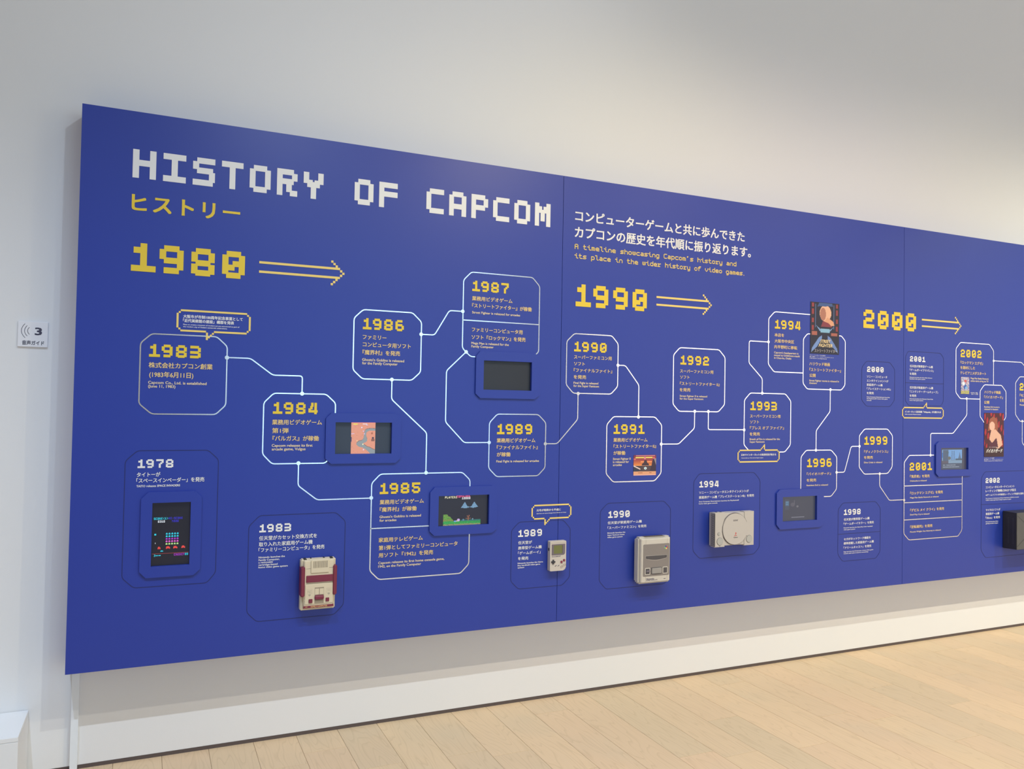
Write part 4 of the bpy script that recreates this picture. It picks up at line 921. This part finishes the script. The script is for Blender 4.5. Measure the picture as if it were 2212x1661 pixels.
# grey handheld
B = place(cJ.px(786, 792), 0.030, 90, 148)
hh = thing('handheld_game_console', 'small pale grey upright handheld console with green screen and two red buttons', 'handheld console', B)
M_GB = mat('pale_grey_plastic', (0.56, 0.51, 0.46), 0.45, noise=0.01)
rpoly('back_shell', rrect(0, 90, 0, 148, 4, rs=(4, 4, 17, 4)), 2.5, 14, M_GB, hh, 0.0)
rpoly('front_shell', rrect(0, 90, 0, 148, 4, rs=(4, 4, 17, 4)), 14.6, 30, M_GB, hh, 0.0025)
slots('shell_groove', [(4, 86, 8.5, 9.4)], 30, M_GRV, hh, 0.1)
rpoly('screen_bezel', rrect(8, 84, 15, 70, 3, rs=(2, 2, 12, 2)), 29, 30.5, mat('mauve_grey_lens', (0.16, 0.135, 0.16), 0.3), hh)
rpoly('lcd_screen', [(20, 21), (69, 21), (69, 62), (20, 62)], 30, 30.8, mat('olive_lcd', (0.155, 0.165, 0.055), 0.35), hh)
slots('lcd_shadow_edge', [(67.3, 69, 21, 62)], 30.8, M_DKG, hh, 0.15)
slots('bezel_stripe', [(10, 32, 17.2, 17.9), (70, 82, 17.2, 17.9)], 30.5, mat('mauve_stripe', (0.32, 0.10, 0.18), 0.4), hh, 0.15)
M_INK = mat('navy_ink', (0.06, 0.05, 0.12), 0.5)
ctext('maker_lettering', hh, B, 30, 'Nintendo', 9, 28, 76, 5.6, M_INK, 0.03); ctext('name_lettering', hh, B, 30, 'GAME BOY', 29.5, 60, 76, 7.2, M_INK, 0.04, 0.25)
rpoly('direction_pad', [(14, 91), (21, 91), (21, 98.5), (28.5, 98.5), (28.5, 105.5), (21, 105.5), (21, 113), (14, 113), (14, 105.5), (6.5, 105.5), (6.5, 98.5), (14, 98.5)], 30, 34, M_DKG, hh, 0.0006)
for cx, cz in ((64, 104.5), (78.5, 97)): rpoly('round_button', disc(cx, cz, 6), 30, 33.5, mat('crimson_button', (0.22, 0.03, 0.07), 0.35), hh, 0.0008)
for cx in (32, 47.5):
    P = []; a = math.radians(-28)
    for x, z in rrect(-5.5, 5.5, -1.6, 1.6, 1.5, 3): P.append((cx + x * math.cos(a) - z * math.sin(a), 122 + x * math.sin(a) + z * math.cos(a)))
    rpoly('pill_button', P, 30, 31.5, mat('grey_rubber', (0.20, 0.18, 0.19), 0.6), hh)
sl = []
for i in range(6):
    x, z = 57 + i * 5.0, 126.5 - i * 2.6; sl.append([(x, z), (x + 1.7, z - .9), (x + 7.2, z + 10.5), (x + 5.5, z + 11.4)])
slots('speaker_slots', sl, 30, mat('slot_brown', (0.20, 0.14, 0.12), 0.7), hh, 0.15)
ctext('button_letters', hh, B, 30, 'B', 68, 70.5, 112.5, 4, M_INK); ctext('button_letters', hh, B, 30, 'A', 82, 84.5, 105, 4, M_INK)
rbox('volume_dial', -0.8, 0.5, 34, 48, 9, 20, M_DKG, hh, 0.0)
# light grey 16-bit console
B = place(cN.px(737, 664), 0.066, 200, 242)
sf = thing('game_console', 'light grey rounded game console with dark grey panel and four coloured dots', 'game console', B)
M_SF = mat('light_grey_plastic', (0.555, 0.52, 0.47), 0.42, noise=0.01); M_SFD = mat('mid_grey_plastic', (0.225, 0.20, 0.19), 0.5, noise=0.01)
M_SL = mat('charcoal_plastic', (0.075, 0.070, 0.078), 0.45)
rbox('body', 2, 198, 2, 240, 2.5, 50, M_SF, sf, 0.012, 5)
rbox('upper_shell', 0, 200, 0, 242, 18, 58, M_SF, sf, 0.008, 4)
rbox('raised_deck', 8, 192, 7, 236, 56, 66, M_SF, sf, 0.003, 3, taper=(2, 2, 2, 2))
rpoly('front_panel', rrect(22, 186, 36, 203, 6), 65.5, 66.6, M_SFD, sf, 0.0003)
P = [(38, 97), (170, 97), (170, 110)] + [(170 - i * 13.2 / 1.0, 110 + 9 * math.sin(math.pi * i / 10)) for i in range(1, 10)] + [(38, 110)]
rpoly('slot_lip', [(36, 95), (172, 95), (172, 111)] + [(172 - i * 13.6, 112 + 10.5 * math.sin(math.pi * i / 10)) for i in range(1, 10)] + [(36, 111)], 66, 67.0, mat('slot_lip_grey', (0.36, 0.33, 0.31), 0.5), sf, 0.0003)
rpoly('cartridge_slot', P, 66, 67.4, M_SL, sf)
slots('slot_marks', [(47, 48, 98, 113), (160, 161, 98, 113)], 67.4, mat('black_mark', (0.02, 0.02, 0.025), 0.5), sf, 0.1)
for x0, x1 in ((34, 66), (144, 176)):
    r = rpoly('switch_frame', rrect(x0, x1, 158, 194, 5), 66, 68, M_SF, sf, 0.0005)
    rpoly('switch_well', rrect(x0 + 4, x1 - 4, 162, 190, 2), 67, 68.3, M_SL, r)
rbox('power_switch', 39, 63, 171, 180, 68, 72, mat('violet_grey_switch', (0.16, 0.14, 0.17), 0.4), sf, 0.001)
rpoly('eject_surround', rrect(72, 138, 158, 193, 4), 66, 67.0, M_SL, sf)
rbox('eject_button', 74, 136, 160, 191, 66.5, 72, mat('button_grey', (0.30, 0.285, 0.275), 0.45), sf, 0.003)
for cx, cz, col in ((163, 52, (0.05, 0.06, 0.35)), (171, 57, (0.50, 0.06, 0.07)), (166, 63, (0.85, 0.62, 0.16)), (157, 59, (0.15, 0.45, 0.20))):
    rpoly('colour_dot', [(cx + 5 * math.cos(t / 8 * math.pi) * .9, cz + 4.3 * math.sin(t / 8 * math.pi)) for t in range(16)], 66.4, 66.9, mat('dot_%d' % cx, col, 0.4), sf)
slots('deck_grooves', [(38, 38.7, 10, 36), (172, 172.7, 10, 36), (38, 38.7, 203, 233), (172, 172.7, 203, 233)], 66, M_GRV, sf, 0.1)
ctext('maker_lettering', sf, B, 66, 'Nintendo', 43, 92, 216, 11, M_INK, 0.03); ctext('name_lettering', sf, B, 66, 'SUPER FAMICOM', 43, 112, 223.5, 8, M_INK, 0.02)
slots('small_mark', [(152, 164, 219, 222)], 66, M_INK, sf, 0.1)
S = Soup()
for i in range(30): S.box((40 + i * 4.2) * .001, (42 + i * 4.2) * .001, -.056, -.022, 0.0002, 0.0006)
S.obj('vent_grille', M_GRV, sf)
# flat grey disc console
B = place(cP.px(513, 775), 0.058, 270, 188)
ps = thing('game_console', 'flat grey disc game console with round lid and side vents', 'game console', B)
M_PS = mat('console_grey', (0.49, 0.46, 0.435), 0.42, noise=0.01); M_PSB = mat('button_pale_grey', (0.40, 0.40, 0.385), 0.45)
rbox('base_shell', 4, 266, 3, 185, 2.5, 22, M_PS, ps, 0.002)
rbox('middle_section', 60, 215, 4, 182, 20, 55, M_PS, ps, 0.0015)
rpoly('left_block', [(0, 0), (67, 0), (67, 34), (56, 52), (47, 80), (46, 105), (54, 136), (67, 156), (67, 188), (0, 188)], 22, 58, M_PS, ps, 0.0015)
rpoly('right_block', [(202, 0), (270, 0), (270, 188), (202, 188), (202, 156), (216, 138), (226, 108), (226, 80), (218, 52), (202, 32)], 22, 58, M_PS, ps, 0.0015)
rpoly('lid_well', disc(136, 93, 89, 56), 54, 56.2, mat('well_shadow', (0.13, 0.11, 0.12), 0.6), ps)
rpoly('disc_lid', disc(137, 93, 85.5, 64), 56, 61.5, M_PS, ps, 0.0015)
for cx, cz, r, nm in ((34, 157, 20, 'power_button'), (236, 153, 20, 'open_button')):
    rpoly('button_ring', disc(cx, cz, r + 1.4), 57, 58.3, mat('well_shadow', (0.13, 0.11, 0.12), 0.6), ps); rpoly(nm, disc(cx, cz, r), 57, 60.5, M_PSB, ps, 0.001)
rpoly('button_ring', disc(27, 116, 9.6), 57, 58.3, mat('well_shadow', (0.13, 0.11, 0.12), 0.6), ps); rpoly('reset_button', disc(27, 116, 8.4), 57, 60, M_PSB, ps, 0.0008)
slots('block_grooves', [(33, 35.5, 178, 187), [(222, 140), (224, 138), (214, 130), (212, 132)]], 58, M_GRV, ps, 0.1)
M_PSI = mat('charcoal_ink', (0.10, 0.09, 0.10), 0.5)
ctext('maker_lettering', ps, B, 61.5, 'SONY', 123, 155, 46, 12, M_PSI, 0.03); ctext('name_lettering', ps, B, 61.5, 'PlayStation', 125, 154, 139, 8, M_PSI, 0.02)
lg = slots('logo_mark', [[(137, 112), (139.5, 111), (143.5, 113.5), (145, 117), (143.5, 121), (140, 121), (140, 131), (137, 129.5)], [(135, 127), (128, 130), (131, 133), (136, 132)], [(141, 127), (146, 127), (148, 129.5), (141, 132)]], 61.5, mat('logo_red', (0.55, 0.10, 0.09), 0.4), ps, 0.35)
gr = Soup()
for i in range(34): gr.box(0.0012, 0.0042, -0.056, -0.026, -(8 + i * 5.2 + 2.4) * .001, -(8 + i * 5.2) * .001)
gv = box_obj('side_vent', -0.0004, 0.0010, -0.0570, -0.0235, -0.184, -0.006, M_SL, ps)
fin = Soup()
for i in range(35): fin.box(-0.0022, -0.0002, -0.0530, -0.0250, -(7 + i * 5.1 + 1.9) * .001, -(7 + i * 5.1) * .001)
fin.obj('vent_fins', M_PS, ps)
rbox('rear_port', 54, 62, -1.2, 2, 24, 38, M_DKG, ps, 0.0); rbox('rear_port', 20, 30, -1.2, 2, 28, 40, M_DKG, ps, 0.0)
# large dark console at the right edge
B = place(cX.px(735, 742), 0.098, 324, 245)
xb = thing('game_console', 'large charcoal game console with crossed grooves, cut off by the right edge of the photo', 'game console', B)
M_XB = mat('charcoal_shell', (0.085, 0.085, 0.088), 0.5, noise=0.04, nscale=300); M_XBD = mat('black_shell', (0.022, 0.022, 0.03), 0.5)
rbox('body', 0, 322, 0, 250, 2.5, 96, M_XBD, xb, 0.002, taper=(0, 0, 3, 3))
rbox('top_shell', 1, 322, 2, 248, 95.5, 99, M_XB, xb, 0.002)
for q in ([(4, 22), (6, 20), (140, 108), (138, 111)], [(4, 226), (6, 229), (140, 138), (138, 135)], [(318, 22), (316, 20), (182, 108), (184, 111)], [(318, 226), (316, 229), (182, 138), (184, 135)]):
    slots('cross_groove', [q], 99, M_XBD, xb, 0.3)
rpoly('centre_badge', disc(161, 123, 34, 32), 98, 102, mat('badge_green', (0.10, 0.22, 0.06), 0.35), xb, 0.002)
S = Soup()
for c_ in (38, 70):
    for i in range(22):
        z = 40 + i * 8; S.quad((-0.0004, -(c_ + 8) * .001, -z * .001), (-0.0004, -c_ * .001, -z * .001), (-0.0004, -c_ * .001, -(z + 3) * .001), (-0.0004, -(c_ + 8) * .001, -(z + 3) * .001))
S.obj('side_ribs', mat('dark_rib', (0.05, 0.05, 0.065), 0.4), xb)

# ---------------------------------------------------------------- audio guide sign on the wall
q = [cZ(213, 745, YW - 0.008), cZ(575, 750, YW - 0.008), cZ(570, 1052, YW - 0.008), cZ(210, 1045, YW - 0.008)]
sx0 = (q[0][0] + q[3][0]) / 2; sx1 = (q[1][0] + q[2][0]) / 2; sz1 = (q[0][1] + q[1][1]) / 2; sz0 = (q[2][1] + q[3][1]) / 2
SB = ((sx0 + sx1) / 2, YW, sz0)
sign = thing('audio_guide_sign', 'small white square audio guide sign numbered 3, on the wall left of the board', 'sign', SB)
bm = bmesh.new(); v, f = box_data(sx0 - SB[0], sx1 - SB[0], -0.008, -0.0002, 0, sz1 - sz0); vs = [bm.verts.new(a) for a in v]; [bm.faces.new([vs[i] for i in a]) for a in f]
bmesh.ops.bevel(bm, geom=bm.edges[:], offset=0.0008, segments=1, affect='EDGES'); bm_obj('sign_plate', bm, mat('sign_white', (0.83, 0.83, 0.86), 0.5, noise=0.01), sign)
M_SI = mat('sign_ink', (0.06, 0.06, 0.10), 0.5)
YS = YW - 0.008
S = Soup()
for (x, y0, y1, bulge) in ((300, 770, 938, 44), (326, 792, 918, 32), (352, 814, 898, 22)):
    pts = []
    for i in range(13):
        t = i / 12; yy = y0 + (y1 - y0) * t; xx = x - bulge * (1 - (2 * t - 1) ** 2); pts.append(cZ(xx, yy, YS))
    for i in range(12):
        (xa, za), (xb_, zb_) = pts[i], pts[i + 1]; dx, dz = xb_ - xa, zb_ - za; L_ = math.hypot(dx, dz); nx, nz = -dz / L_ * .0009, dx / L_ * .0009; yo = -0.0084
        S.quad((xa - nx - SB[0], yo, za - nz - SB[2]), (xb_ - nx - SB[0], yo, zb_ - nz - SB[2]), (xb_ + nx - SB[0], yo, zb_ + nz - SB[2]), (xa + nx - SB[0], yo, za + nz - SB[2]))
o = S.obj('sound_wave_mark', M_SI, sign)
block('sign_numeral', cZ, [('3', 421, 499, 863, 124)], sign, M_SI, Y=YS, off=0.0004, base=SB, bold=0.045)
block('sign_caption', cZ, [('音声ガイド', 264, 526, 995, 56)], sign, M_SI, Y=YS, off=0.0004, base=SB, bold=0.03)

# ---------------------------------------------------------------- white plinth by the wall
PX, PZ = onwall(62, 1533, YW)
lo, hi = 0.05, 1.5
for _ in range(40):
    md = (lo + hi) / 2
    vcam = np.array([PX, YW - md, PZ - CAM.z]) @ MR; py_ = FH / 2 - vcam[2] / vcam[1] * FPX
    if py_ < 1592: lo = md
    else: hi = md
PD = lo
pl = thing('display_plinth', 'low white box plinth against the wall at the left edge', 'plinth', (PX - 0.6, YW - PD / 2, 0))
M_PL = mat('white_laminate', (0.82, 0.83, 0.84), 0.5, noise=0.01)
bm = bmesh.new(); v, f = box_data(-0.6, 0.6, -PD / 2, PD / 2 - 0.002, 0, PZ - 0.018); vs = [bm.verts.new(a) for a in v]; [bm.faces.new([vs[i] for i in a]) for a in f]
bmesh.ops.bevel(bm, geom=bm.edges[:], offset=0.0015, segments=2, affect='EDGES'); bm_obj('cabinet_body', bm, M_PL, pl)
bm = bmesh.new(); v, f = box_data(-0.6, 0.6, -PD / 2, PD / 2 - 0.002, PZ - 0.0175, PZ); vs = [bm.verts.new(a) for a in v]; [bm.faces.new([vs[i] for i in a]) for a in f]
bmesh.ops.bevel(bm, geom=bm.edges[:], offset=0.0015, segments=2, affect='EDGES'); bm_obj('plinth_top', bm, M_PL, pl)

build_panels()
flush_text()
